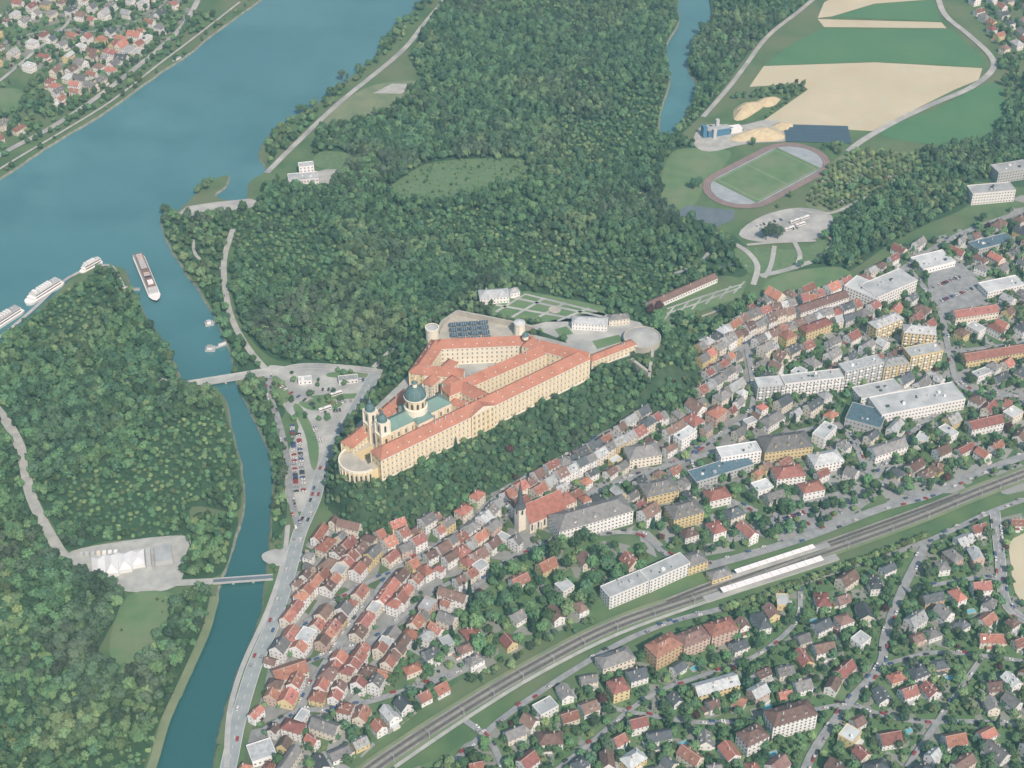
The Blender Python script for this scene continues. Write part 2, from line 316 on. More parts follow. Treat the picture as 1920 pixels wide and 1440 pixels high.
# ---------- roads
RD=[('road',[(405,1520),(428,1440),(447,1350),(477,1250),(513,1165),(543,1070),(562,1000),(588,940),(606,880),(648,800),(703,703)],12,'road'),
('promenade',[(425,1440),(430,1340),(455,1250),(500,1150),(530,1060),(540,985)],4,'paver'),
('road',[(562,1000),(545,930),(538,860),(522,790),(505,740),(505,705)],6,'street'),
('road',[(495,706),(560,688),(640,690),(705,697)],9,'paver'),
('river_road',[(500,325),(560,265),(640,190),(750,100),(800,40),(860,-30)],7,'paver'),
('river_path',[(437,430),(420,490),(425,560),(440,610),(470,660),(505,700)],6,'gravel'),
('forest_track',[(362,450),(368,480),(400,500),(422,505)],3.5,'gravel'),
('forest_track',[(700,690),(740,650),(745,635)],5,'gravel'),
('island_path',[(-60,720),(0,775),(38,840),(58,930),(98,1010),(130,1050),(185,1055)],9,'gravel'),
('field_road',[(1750,-60),(1760,0),(1775,32),(1815,65),(1857,105),(1860,132),(1820,165),(1750,195),(1680,228),(1620,262),(1590,285)],8,'paver'),
('road',[(1560,-30),(1500,20),(1440,68),(1400,120),(1370,160),(1340,195),(1318,220)],6,'paver'),
('road',[(1500,395),(1560,400),(1640,360),(1700,320)],4,'gravel'),
('road',[(1412,535),(1420,500),(1400,472),(1370,455)],6,'paver'),
('terrace_stairs',[(1432,522),(1445,500),(1452,462)],5,'paver'),
('terrace_stairs',[(1490,505),(1500,480),(1488,452)],5,'paver'),
('terrace_path',[(1425,518),(1470,508),(1520,492)],6,'paver'),
('terrace_path',[(1400,460),(1460,455),(1530,452)],4,'paver'),
('terrace_path',[(1545,440),(1560,455),(1530,490)],3,'sand'),
('main_street',[(560,1335),(600,1262),(668,1165),(745,1068),(800,1038),(880,985),(930,935),(1000,890),(1080,848),(1170,792),(1260,735),(1350,680),(1430,630),(1510,600),(1600,570),(1700,500),(1800,440),(1940,390)],7,'street'),
('street',[(870,1120),(960,1048),(1050,1012),(1190,1000),(1250,1040),(1330,1060)],5,'street'),
('street',[(1100,930),(1190,895),(1300,860),(1420,830),(1560,800),(1600,830),(1640,900),(1740,935)],6,'street'),
('street',[(1400,650),(1410,765),(1330,830),(1300,860),(1330,920),(1420,960)],5,'street'),
('street',[(1590,620),(1700,645),(1780,660),(1950,640)],6,'street'),
('street',[(1700,500),(1760,580),(1780,660),(1810,730),(1950,745)],6,'street'),
('street',[(1640,900),(1700,820),(1810,740)],5,'street'),
('street',[(560,1180),(640,1120),(740,1070)],4,'street'),
('street',[(540,1260),(620,1225),(700,1200),(800,1120),(870,1080)],4,'street'),
('street',[(480,1380),(560,1335),(640,1330),(780,1290),(860,1260)],5,'street'),
('station_road',[(1240,1085),(1330,1062),(1500,1012),(1650,955),(1740,930),(1830,890),(1950,845)],8,'street'),
('road',[(850,1430),(960,1335),(1130,1225),(1250,1170),(1380,1135),(1560,1075),(1740,1015),(1860,960),(1960,925)],5,'street'),
('road',[(1740,1015),(1695,1100),(1660,1190),(1650,1250),(1590,1320),(1520,1420),(1490,1520)],7,'street'),
('road',[(1865,960),(1875,1050),(1885,1130),(1925,1165),(1980,1180)],9,'street'),
('street',[(1650,1250),(1750,1225),(1850,1232),(1980,1250)],4,'street'),
('street',[(1590,1320),(1700,1352),(1850,1355),(1980,1370)],4,'street'),
('street',[(1150,1330),(1300,1355),(1420,1350),(1590,1320)],4,'street'),
('street',[(870,1350),(925,1400),(960,1500)],5,'street'),
('street',[(1000,1480),(1100,1400),(1230,1300),(1400,1240),(1490,1170),(1500,1110)],4,'street'),
('street',[(1690,1110),(1830,1085),(1880,1090)],4,'street'),
('street',[(1700,1440),(1760,1350),(1840,1235)],4,'street'),
('far_bank_road',[(-80,345),(0,292),(100,238),(180,185),(290,100),(350,40),(385,-30)],8,'paver'),
('far_bank_road',[(-80,375),(0,318),(110,252),(210,190),(300,120),(360,75),(450,5)],3.5,'gravel'),
('street',[(-20,95),(80,60),(180,60),(280,30),(330,-20)],4,'street'),
]
mains=None
for nm,px,w,k in RD:
    pts=ribbon(nm,px,w,k,line=(nm=='road' and w>=9))
    if nm=='main_street': mains=pts
ribbon('reed_bank',[(402,1120),(388,1180),(352,1262),(312,1350),(288,1430),(250,1540)],7,'dry')
RAIL=[(600,1520),(700,1440),(860,1335),(1000,1252),(1150,1175),(1330,1112),(1500,1050),(1700,978),(1830,925),(1920,890),(2080,828)]
ribbon('railway_verge',RAIL,17,'dry',margin=0)
rp=ribbon('railway_ballast',RAIL,11,'ballast')
SD=[(1250,1130),(1330,1098),(1500,1038),(1700,966),(1800,928)]
ribbon('railway_ballast',SD,6,'ballast'); rs=ribbon('track_bed',SD,2.8,'bed')
ribbon('service_track',[(740,1440),(880,1345),(1010,1265),(1160,1190),(1330,1128)],3,'gravel')
mb=MB(); mr=MB()
for off in (-2.7,2.7):
    for i in range(len(rp)-1):
        d=(rp[i+1]-rp[i]).normalized(); n=Vector((-d.y,d.x,0))
        mb.face([Vector((q.x,q.y,1.15)) for q in (rp[i]+n*(off-1.4),rp[i+1]+n*(off-1.4),rp[i+1]+n*(off+1.4),rp[i]+n*(off+1.4))],'bed')
        for o_ in (-.75,.75): mr.face([Vector((q.x,q.y,1.27)) for q in (rp[i]+n*(off+o_-.08),rp[i+1]+n*(off+o_-.08),rp[i+1]+n*(off+o_+.08),rp[i]+n*(off+o_+.08))],'rail')
mb.obj('track_bed'); mr.obj('railway_rails')
# ---------- buildings
def build(mb,L,Wd,h,roof='gable',rh=4,wall='w_wh',rf='r_or',base=-1.0,win=True,floors=None,sp=2.9,ov=0.5,gov=0.3,chim=1,ww=0.95,wh=1.3,dorm=0,fr=False,wm='win',balc=False):
    l,w=L/2,Wd/2
    for (a,b) in (((-l,-w),(l,-w)),((l,-w),(l,w)),((l,w),(-l,w)),((-l,w),(-l,-w))): mb.face([(*a,base),(*b,base),(*b,h),(*a,h)],wall)
    if roof=='flat':
        mb.box(-l-.15,l+.15,-w-.15,w+.15,h,h+.35,wall,top=rf)
        for (a,b,c,d_) in ((-l-.15,l+.15,-w-.15,-w+.2),(-l-.15,l+.15,w-.2,w+.15),(-l-.15,-l+.2,-w+.2,w-.2),(l-.2,l+.15,-w+.2,w-.2)): mb.box(a,b,c,d_,h+.36,h+.9,wall)
        if L>12:
            for i in range(int(L/9)):
                x=random.uniform(-l*.8,l*.75); y=random.uniform(-w*.6,w*.4); s=random.uniform(.7,2.4); mb.box(x,x+s*1.4,y,y+s,h+.36,h+random.uniform(1,2.6),random.choice(['w_gr','w_wh','greyroof','win']))
    elif roof=='gable':
        z=h-ov*rh/w; 
        for s in (-1,1):
            q=[(-l-gov,s*(w+ov),z),(l+gov,s*(w+ov),z),(l+gov,0,h+rh),(-l-gov,0,h+rh)]
            mb.face(q if s<0 else q[::-1],rf)
            mb.face([(-l-gov,s*(w+ov),z-.25),(l+gov,s*(w+ov),z-.25),(l+gov,s*(w+ov),z),(-l-gov,s*(w+ov),z)],'w_gr')
        for s in (-1,1): mb.face([(s*l,-w,h),(s*l,w,h),(s*l,0,h+rh-.05)],wall)
        mb.box(-l-gov,l+gov,-.18,.18,h+rh-.12,h+rh+.06,'w_pk' if rf in('r_or','r_rd') else rf)
    else:
        a=min(w*0.95,l*0.98); z=h-.1
        e=[(-l-ov,-w-ov,z),(l+ov,-w-ov,z),(l+ov,w+ov,z),(-l-ov,w+ov,z)]; r0=(-l+a,0,h+rh); r1=(l-a,0,h+rh)
        mb.face([e[0],e[1],r1,r0],rf); mb.face([e[2],e[3],r0,r1],rf); mb.face([e[1],e[2],r1],rf); mb.face([e[3],e[0],r0],rf); mb.face([p for p in e[::-1]],'w_gr')
    for c in range(chim):
        x=random.uniform(-l*.6,l*.6); y=random.choice((-1,1))*w*.25
        mb.box(x-.5,x+.5,y-.4,y+.4,h+rh*.5,h+rh+1.1,'w_pk' if random.random()<.5 else 'w_gr')
    if roof in('gable',) and random.random()<.35:
        for c in range(random.choice((1,2,3))):
            x=random.uniform(-l*.7,l*.7); s=-1; t0,t1=.35,.55
            f=lambda t:(s*(w*(1-t)),h+rh*t+.06)
            y0_,z0_=f(t0); y1_,z1_=f(t1); mb.face([(x-.45,y0_,z0_),(x+.45,y0_,z0_),(x+.45,y1_,z1_),(x-.45,y1_,z1_)],'win')
    for c in range(dorm):
        x=(c+.5)/dorm*2*l*.8-l*.8
        for s in (-1,1):
            y0,y1=s*w*.75,s*w*.25; zt=h+rh*.62
            mb.box(x-.8,x+.8,min(y0,y1),max(y0,y1),h+rh*.15,zt,wall,top=rf)
            mb.face([(x-.5,y0+s*.05,zt-1.2),(x+.5,y0+s*.05,zt-1.2),(x+.5,y0+s*.05,zt-.3),(x-.5,y0+s*.05,zt-.3)],'win')
    if win:
        fl=floors or max(1,int(h/3.1)); fh=h/fl
        for k in range(fl):
            zc=k*fh+fh*.52
            n=max(1,int((L-1)/sp))
            for i in range(n):
                x=-l+(i+.5)*L/n
                for s in (-1,1):
                    for (gx,off,mm_) in (((.55,.04,'abbeytrim'),(0,.08,wm)) if fr else ((0,.05,wm),)):
                        y=s*(w+off); q=[(x-ww/2-gx,y,zc-wh/2-gx),(x+ww/2+gx,y,zc-wh/2-gx),(x+ww/2+gx,y,zc+wh/2+gx),(x-ww/2-gx,y,zc+wh/2+gx)]; mb.face(q if s<0 else q[::-1],mm_)
                if balc and i%2==0 and k>0: mb.box(x-.2,x+2.6,-w-1.4,-w-.06,k*fh,k*fh+1.1,'w_wh' if k%2 else 'w_gr',bot=True)
            n=max(1,int((Wd-1)/sp))
            for i in range(n):
                y=-w+(i+.5)*Wd/n
                for s in (-1,1):
                    x=s*(l+.05); q=[(x,y-ww/2,zc-wh/2),(x,y+ww/2,zc-wh/2),(x,y+ww/2,zc+wh/2),(x,y-ww/2,zc+wh/2)]; mb.face(q if s>0 else q[::-1],wm)
def foot(c,ang,L,Wd,m=0):
    e=Vector((math.cos(ang),math.sin(ang))); n=Vector((-e.y,e.x)); c2=Vector((c[0],c[1]))
    return [c2+e*sx*(L/2+m)+n*sy*(Wd/2+m) for sx,sy in ((-1,-1),(1,-1),(1,1),(-1,1))]
def free(c,ang,L,Wd,m):
    e=Vector((math.cos(ang),math.sin(ang))); n=Vector((-e.y,e.x))
    s=np.linspace(-1,1,7); A,Bq=np.meshgrid(s*(L/2+m),s*(Wd/2+m)); x=c[0]+A*e.x+Bq*n.x; y=c[1]+A*e.y+Bq*n.y
    return not (look(occB,x,y).any() or look(water,x,y).any())
def pick(d): 
    k=list(d); return random.choices(k,[d[a] for a in k])[0]
PAL_OLD=dict(r={'or':4,'rd':4,'br':3.6,'gy':2.3,'lt':.4},w={'wh':6,'cr':3,'ye':1.3,'pk':.5})
PAL_MID=dict(r={'or':1.5,'rd':2.4,'br':3,'gy':4,'dk':2,'lt':1.8},w={'wh':7.5,'cr':3,'ye':1.2,'pk':.3,'gr':.5})
PAL_RES=dict(r={'or':1.5,'rd':3.1,'br':3.2,'gy':3,'dk':2.6,'lt':1},w={'wh':8,'cr':2.5,'ye':.9,'pk':.3,'oc':.2})
def house(name,c,ang,L,Wd,h,pal,roof=None,**kw):
    mb=MB(); roof=roof or pick({'gable':6.5,'hip':3,'flat':2.4 if (L>16 and pal is PAL_MID) else .7}); 
    rf='r_'+pick(pal['r']); rh=Wd*random.uniform(.33,.5)
    if roof=='flat': rf='greyroof'
    build(mb,L,Wd,h,roof,rh,'w_'+pick(pal['w']),rf,chim=random.choice((0,1,1,2)) if roof!='flat' else 0,dorm=random.choice((0,0,0,1,2)) if (L>9 and roof!='flat') else 0,**kw)
    if name=='detached_house':
        if random.random()<.35:
            m2=L*random.uniform(.2,.35); x=random.choice((-1,1))*L*.12
            mb.box(x-m2,x+m2,-Wd/2-3.2,-Wd/2-.02,-1,2.7,'w_wh',top=random.choice(['greyroof','paver',rf]))
        if random.random()<.5:
            x=random.choice((-1,1))*(L/2+.05); x2=x+math.copysign(3.6,x); mb.box(min(x,x2),max(x,x2),-2.5,3.5,-1,2.6,'w_cr',top=random.choice(['greyroof',rf,rf]))
    o=mb.obj(name,(c[0],c[1],zat(c[0],c[1])),ang); mark(foot(c,ang,L,Wd,.5),occB,occT); return o
def block(name,a,b,depth,h,roof='hip',rh=None,wall='w_wh',rf='r_gy',zb=0,sgn=1,parent=None,**kw):
    p,q=P(*a,zb),P(*b,zb); d=q-p; L=d.length; ang=math.atan2(d.y,d.x); n=Vector((-d.y,d.x,0)).normalized()*sgn
    c=(p+q)/2+n*depth/2; mb=MB(); build(mb,L,depth,h,roof,rh if rh is not None else depth*.32,wall,rf,**kw)
    mark(foot(c,ang,L,depth,1),occB,occT); return mb.obj(name,(c.x,c.y,zb),ang,parent=parent)
BK=[
('apartment_block',(1418,752),(1466,748),14,16,'flat','w_gr','greyroof'),('apartment_block',(1468,748),(1578,735),13,17,'flat','w_wh','greyroof'),
('apartment_block',(1580,730),(1652,712),13,20,'flat','w_gr','r_lt'),('apartment_block',(1654,714),(1700,706),13,16,'hip','w_ye','r_lt'),
('apartment_block',(1702,702),(1762,690),15,20,'flat','w_ye','greyroof'),
('apartment_block',(1640,640),(1690,620),13,15,'hip','w_ye','r_lt'),('apartment_block',(1690,650),(1750,655),14,17,'hip','w_ye','r_lt'),
('school_building',(1650,798),(1806,768),26,12,'flat','w_wh','greyroof'),('school_building',(1612,765),(1690,748),18,10,'flat','w_wh','greyroof'),
('sports_hall',(1582,800),(1648,818),26,9,'flat','w_gr','r_bl'),
('palace',(1432,868),(1522,856),22,12,'hip','w_ye','r_gy'),('white_hall',(1048,1022),(1186,982),22,15,'hip','w_wh','r_gy'),
('long_apartment_house',(1142,1143),(1215,1112),14,13,'flat','w_wh','greyroof'),('long_apartment_house',(1217,1112),(1292,1078),14,13,'flat','w_wh','greyroof'),
('station_building',(1290,1080),(1326,1068),14,10,'hip','w_ye','r_gy'),('station_building',(1335,1098),(1372,1086),10,6,'hip','w_ye','r_gy'),
('apartment_house',(1230,1258),(1278,1232),15,15,'hip','w_oc','r_rd'),('apartment_house',(1281,1236),(1330,1216),14,13,'hip','w_pk','r_br'),('apartment_house',(1333,1216),(1382,1200),14,13,'hip','w_pk','r_rd'),
('apartment_house',(1308,1318),(1386,1296),12,8,'gable','w_ye','r_lt'),('apartment_tower',(1446,1390),(1528,1366),15,16,'hip','w_wh','r_br'),
('apartment_house',(1130,1270),(1190,1248),13,9,'hip','w_cr','r_gy'),('apartment_house',(1150,1320),(1180,1310),13,11,'hip','w_ye','r_rd'),('apartment_house',(1400,1420),(1440,1400),14,12,'hip','w_wh','r_br'),
('factory_hall',(1580,556),(1640,582),24,13,'flat','w_wh','greyroof'),('factory_hall',(1642,580),(1716,548),26,14,'flat','w_wh','greyroof'),
('office_building',(1820,385),(1900,378),18,14,'flat','w_wh','greyroof'),('office_building',(1868,345),(1930,335),18,14,'flat','w_gr','greyroof'),
('orangery',(1222,584),(1345,530),10,6,'gable','w_wh','r_br'),
('museum_building',(1305,918),(1412,884),16,8,'flat','w_gr','r_bl'),('town_hall',(1212,952),(1272,938),18,12,'hip','w_ye','r_gy'),('court_house',(1262,996),(1318,980),18,13,'hip','w_ye','r_gy'),
('villa',(1455,915),(1508,908),16,10,'hip','w_wh','r_rd'),('villa',(1505,940),(1545,932),13,9,'hip','w_wh','r_rd'),('villa',(1330,955),(1370,945),14,9,'hip','w_wh','r_rd'),('villa',(1525,890),(1580,880),16,10,'hip','w_wh','r_lt'),
('riverside_restaurant',(542,352),(598,347),16,8,'flat','w_wh','greyroof'),('riverside_restaurant',(562,330),(590,327),10,11,'flat','w_wh','r_lt'),
('apartment_house',(1180,880),(1240,870),18,11,'hip','w_cr','r_gy'),('apartment_house',(1350,880),(1425,868),14,13,'flat','w_wh','greyroof'),
('apartment_house',(1510,640),(1560,622),12,10,'hip','w_ye','r_rd'),('townhouse_row',(1500,600),(1590,570),12,9,'gable','w_wh','r_br'),
('red_roofed_hall',(1810,690),(1920,672),13,8,'gable','w_ye','r_rd'),('supermarket',(1730,515),(1790,500),24,6,'flat','w_wh','greyroof'),
('apartment_house',(1790,610),(1870,598),13,9,'gable','w_cr','r_rd'),('workshop_hall',(1850,560),(1920,545),18,7,'flat','w_wh','greyroof'),('workshop_hall',(1830,480),(1900,462),16,7,'flat','w_gr','r_bl'),
('apartment_house',(1640,870),(1700,850),13,9,'gable','w_wh','r_gy'),('apartment_house',(1820,820),(1880,806),13,9,'gable','w_wh','r_rd'),
('garage_hall',(475,1440),(520,1425),16,6,'flat','w_wh','r_lt'),('barn',(520,1290),(580,1270),14,7,'gable','w_cr','r_or'),
('car_park_kiosk',(636,722),(672,718),8,4,'flat','w_wh','r_lt'),('car_park_kiosk',(560,722),(585,720),7,4,'flat','w_wh','greyroof'),
]
for b in BK: block(b[0],b[1],b[2],b[3],b[4],b[5],None,b[6],b[7],sp=3.2,ww=1.4,wh=1.4,balc=b[0]=='apartment_block',chim=0 if b[5]=='flat' else 2,dorm=3 if (b[5]=='hip' and b[4]>11) else 0)
# parish church
ch=empty('parish_church')
p,q=P(985,1005),P(1070,968); d=(q-p); ang=math.atan2(d.y,d.x); n=Vector((-d.y,d.x,0)).normalized(); c=(p+q)/2+n*10
mb=MB(); build(mb,d.length*.8,20,12,'gable',13,'w_cr','r_or',chim=0,win=False)
for i in range(6):
    x=-16+i*6.2
    for y in (-10.08,10.08): mb.face([(x-.8,y,3),(x+.8,y,3),(x+.8,y,9),(x,y,10.3),(x-.8,y,9)],'win')
    mb.box(x+2.4,x+3.4,-11.4,-10.02,-1,9,'w_cr')
mb.obj('nave',(c.x,c.y,0),ang,parent=ch)
mb=MB(); e=d.normalized(); c2=c+e*(d.length*.4+6); build(mb,14,13,11,'hip',8,'w_cr','r_rd',chim=0); mb.obj('choir',(c2.x,c2.y,0),ang,parent=ch)
mb=MB(); mb.box(-3.4,3.4,-3.4,3.4,-1,25,'w_cr'); mb.lathe(0,0,[(5.2,24.8),(3.2,29),(1.6,41),(0,54)],8,'r_dk')
for s in (-1,1): mb.face([(-1,s*3.46,18),(1,s*3.46,18),(1,s*3.46,22),(0,s*3.46,23.3),(-1,s*3.46,22)],'win'); mb.face([(s*3.46,-1,18),(s*3.46,1,18),(s*3.46,1,22),(s*3.46,0,23.3),(s*3.46,-1,22)],'win')
c3=c-e*(d.length*.4+3.4); mb.obj('spire',(c3.x,c3.y,0),ang,parent=ch); mark(foot(c,ang,d.length*1.3,22,1),occB,occT)
def row(pts,side,off,dr,lr,hr,pal,name='townhouse',s0=0,s1=1e9):
    cum=[0]
    for a,b in zip(pts,pts[1:]): cum.append(cum[-1]+(b-a).length)
    s=s0; end=min(s1,cum[-1])
    while s<end:
        L=random.uniform(*lr); m=s+L/2
        if m>cum[-1]: break
        k=max(j for j in range(len(cum)) if cum[j]<=m); k=min(k,len(pts)-2)
        a,b=pts[k],pts[k+1]; d=(b-a).normalized(); pnt=a+d*(m-cum[k]); n=Vector((-d.y,d.x,0))*side; dep=random.uniform(*dr)
        c=pnt+n*(off+dep/2); ang=math.atan2(d.y,d.x)
        if free(c,ang,L-3,dep-3,-.5): house(name,c,ang,L-.06,dep,random.uniform(*hr),pal,roof=pick({'gable':8,'hip':1.4,'flat':.5}),gov=0.0)
        s+=L+(random.uniform(2,5) if random.random()<.08 else 0)
for off in (4.6,17.5,30,42):
    for sd_ in (-1,1):
        row(mains,sd_,off,(9,12),(7,14),(6,11),PAL_OLD,s1=330)
        if off<30: row(mains,sd_,off,(9,12),(7,15),(7,12),PAL_MID if sd_<0 or off>10 else PAL_OLD,s0=330,s1=760)
def fill(key,n,ang_px,lr,wr,hr,pal,m=1.5,jit=.06,name='detached_house',flip=.4):
    poly=PL(D[key]); xs=[p.x for p in poly]; ys=[p.y for p in poly]; a,b=P(*ang_px[0]),P(*ang_px[1]); A=math.atan2((b-a).y,(b-a).x)
    pa_=[(p.x,p.y) for p in poly]; cnt=0
    rx=[random.uniform(min(xs),max(xs)) for _ in range(n)]; ry=[random.uniform(min(ys),max(ys)) for _ in range(n)]; okk=pip(np.array(rx),np.array(ry),pa_)
    for x,y,g_ in zip(rx,ry,okk):
        if not g_: continue
        L=random.uniform(*lr); w=random.uniform(*wr); w=min(w,L); ang=A+random.gauss(0,jit)+(math.pi/2 if random.random()<flip else 0)
        if free((x,y),ang,L,w,m): house(name,(x,y),ang,L,w,random.uniform(*hr),pal); cnt+=1
    return cnt
R0=((700,1440),(1330,1112)); R1=((1330,1112),(1920,890)); RO=((600,1262),(745,1068))
c1=fill('old',2200,RO,(14,24),(8,11),(7,10),PAL_OLD,m=.6,name='townhouse',flip=.35)
c1+=fill('old',14000,RO,(7,13),(6,9),(5,9),PAL_OLD,m=.1,jit=.12,name='townhouse')
c2_=fill('mid',2500,((930,935),(1350,680)),(15,25),(9,13),(8,12),PAL_MID,m=1.4,name='townhouse')
c2_+=fill('mid',14000,((930,935),(1350,680)),(8,13),(7,10),(5,9),PAL_MID,m=.5,jit=.1,name='townhouse')
fill('low',4500,R0,(9,16),(8,11),(5,8),PAL_MID,m=2.2)
fill('park',900,R0,(10,16),(9,12),(6,8),PAL_MID,m=9,name='villa')
fill('stn',2500,R1,(11,18),(10,13),(6,10),PAL_RES,m=3.4,name='villa')
fill('east',12000,((1600,570),(1800,440)),(10,18),(8,12),(5,9),PAL_RES,m=1.6,jit=.1)
fill('south',3000,R1,(12,18),(9,12),(6,9),PAL_RES,m=3.4,jit=.25)
c3_=fill('south',18000,R1,(9,13),(8,10),(5,7.5),PAL_RES,m=2.5,jit=.3)
fill('vil',900,((0,292),(290,100)),(10,17),(8,12),(6,9),PAL_MID,m=5)
fill('vil2',100,((0,292),(290,100)),(10,17),(8,12),(6,9),PAL_OLD,m=4)
fill('ne',400,R1,(10,16),(8,12),(6,8),PAL_RES,m=4)
D['rq']=[(90,200),(105,140),(170,110),(280,60),(300,90),(210,150),(120,200)]
fill('rq',900,((0,292),(290,100)),(12,20),(9,12),(7,9),PAL_OLD,m=1)
polyS=[(p.x,p.y) for p in PL(D['south'])]; k=0
for _ in range(4000):
    x=random.uniform(-200,450); y=random.uniform(650,1150)
    if k<10 and pip(np.array([x]),np.array([y]),polyS)[0] and free((x,y),.4,8,4,1.5):
        mb=MB(); mb.box(-4.2,4.2,-2.5,2.5,0,1.0,'paver'); mb.face([(-3.4,-1.7,1.01),(3.4,-1.7,1.01),(3.4,1.7,1.01),(-3.4,1.7,1.01)],'pool'); mb.obj('swimming_pool',(x,y,0),random.uniform(.2,.6)); mark(foot((x,y),.4,9,5),occB,occT); k+=1
# ---------- abbey
ab=empty('abbey')
def wing(nm,a,b,Wd,h,rh,roof='hip',zb=HZ,trim=True,sp=4.3,floors=4,wall='abbeywall',rf='r_abbey',ext=0):
    zr=zb+h+rh; p,q=P(*a,zr),P(*b,zr); d=q-p; L=d.length+ext; ang=math.atan2(d.y,d.x); c=(p+q)/2
    mb=MB(); build(mb,L,Wd,h,roof,rh,wall,rf,base=-4,chim=max(1,int(L/22)),sp=sp,floors=floors,ww=1.25,wh=2.2,ov=.7,fr=True,wm='winf')
    for i in range(int(L/11)):
        x=-L/2+8+i*11
        if x<L/2-7:
            for s in (-1,1): mb.box(x-.6,x+.6,min(s*Wd*.36,s*Wd*.2),max(s*Wd*.36,s*Wd*.2),h+rh*.2,h+rh*.52,'abbeytrim',top=rf)
    if trim:
        n=max(1,int((L-1)/sp))
        for i in range(n+1):
            x=-L/2+i*L/n
            for s in (-1,1):
                mb.box(x-.5,x+.5,min(s*Wd/2,s*(Wd/2+.25)),max(s*Wd/2,s*(Wd/2+.25)),-2,h-1.5,'abbeytrim')
        for s in (-1,1):
            y0_,y1_=sorted((s*(Wd/2+.01),s*(Wd/2+.45)))
            mb.box(-L/2,L/2,y0_,y1_,h-1.45,h-.5,'abbeytrim'); mb.box(-L/2,L/2,y0_,y1_,-3,1.2,'abbeytrim'); 
    mb.obj(nm,(c.x,c.y,zb),ang,parent=ab); mark(foot(c,ang,L,Wd,3),occT)
    return c,ang,L
SW=wing('south_wing',(704,842),(1096,654),15,23,7)
e=Vector((math.cos(SW[1]),math.sin(SW[1]),0)); n=Vector((-e.y,e.x,0))
wing('east_wing',(1100,659),(985,630),14,22,6.5)
wing('north_wing',(1000,628),(815,636),13,19,6,wall='abbeytrim')
wing('north_west_wing',(822,630),(780,690),14,18,6)
wing('middle_wing',(1030,640),(835,724),13,20,6.5)
wing('link_wing',(780,684),(868,690),12,17,6,wall='abbeytrim')
wing('cross_wing',(838,700),(925,744),13,19,6)
wing('inner_wing',(800,712),(850,668),10,14,5,wall='abbeytrim')
wing('sacristy_wing',(845,745),(905,760),9,13,4,floors=3)
wing('library_wing',(650,824),(768,724),13,18,6)
wing('gate_wing',(1105,668),(1188,636),9,9,3,floors=2)
mb=MB(); mb.box(-12,12,-9.1,-7.6,-4,24,'abbeywall'); mb.face([(-13,-9.4,24),(13,-9.4,24),(0,-9.4,29.5)],'abbeytrim'); mb.face([(-13,-9.4,24),(0,-9.4,29.5),(0,0,30.1),(-13,0,26)],'r_abbey'); mb.face([(13,-9.4,24),(13,0,26),(0,0,30.1),(0,-9.4,29.5)],'r_abbey')
for k in range(4):
    for i in range(5):
        x=-9.6+i*4.8; z=2.5+k*5.8; mb.face([(x-.75,-9.16,z),(x+.75,-9.16,z),(x+.75,-9.16,z+2.6),(x-.75,-9.16,z+2.6)],'winf')
for i in range(6): mb.box(-12+i*4.8-.5,-12+i*4.8+.5,-9.4,-9.12,-4,23.5,'abbeytrim')
cc=SW[0]+e*(-8); mb.obj('south_risalit',(cc.x,cc.y,HZ),SW[1],parent=ab)
mb=MB(); mb.lathe(0,0,[(3,0),(3,3.5),(3.4,3.7),(2.6,5.5),(1,7),(0,9.5)],10,'domecu',ks=['abbeytrim','abbeytrim','domecu','domecu','domecu']); cc=P(985,630,HZ+28); mb.obj('gate_cupola',(cc.x,cc.y,HZ+25),0,parent=ab)
# church
dc=P(777,712,HZ+62)
def cobj(mb,nm,along,across=0,z=HZ): 
    p=Vector((dc.x,dc.y,0))+e*along+n*across; mb.obj(nm,(p.x,p.y,z),SW[1],parent=ab); mark(foot(p,SW[1],24,24,0),occT)
mb=MB(); build(mb,66,17,27,'hip',6,'abbeytrim','copper',base=-4,chim=0,sp=7,floors=2,ww=2,wh=4.5,wm='winf')
for i in range(11):
    x=-33+i*6.6
    for s in (-1,1): mb.box(x-.7,x+.7,min(s*8.5,s*9),max(s*8.5,s*9),-2,25.5,'abbeywall')
cobj(mb,'church_nave',-2)
mb=MB(); build(mb,44,27,14,'hip',3,'abbeywall','domecu',base=-4,chim=0,sp=6,floors=1,ww=2.2,wh=4,wm='winf')
for i in range(6):
    for s in (-1,1): mb.lathe(-18+i*7.2,s*11,[(2,14.2),(2,16.4),(1.2,17.4),(0,18)],8,'domecu',ks=['abbeytrim','domecu','domecu'])
cobj(mb,'side_chapels',-5)
mb=MB(); build(mb,16,30,27.6,'hip',5,'abbeytrim','copper',base=-4,chim=0,sp=6,floors=2,ww=2,wh=4.5,wm='winf'); cobj(mb,'transept',0)
mb=MB(); mb.lathe(0,0,[(10.2,22),(10.2,35),(9.1,35.5),(9.1,44),(10.0,44.3),(10.0,45.3),(9.5,45.4)],24,'abbeywall',ks=['abbeytrim','abbeytrim','abbeywall','abbeytrim','abbeytrim','abbeytrim'])
prof=[(9.5*math.cos(t),45.4+9.5*math.sin(t)) for t in np.linspace(0,1.3,9)]+[(2.2,54.9)]
mb.lathe(0,0,prof,24,'domecu'); mb.lathe(0,0,[(2.2,54.9),(2.2,58.6),(2.8,58.8),(2.0,60.2),(.7,61.4),(.3,63),(0,65)],12,'abbeytrim',ks=['abbeytrim','abbeytrim','domecu','domecu','gold','gold'])
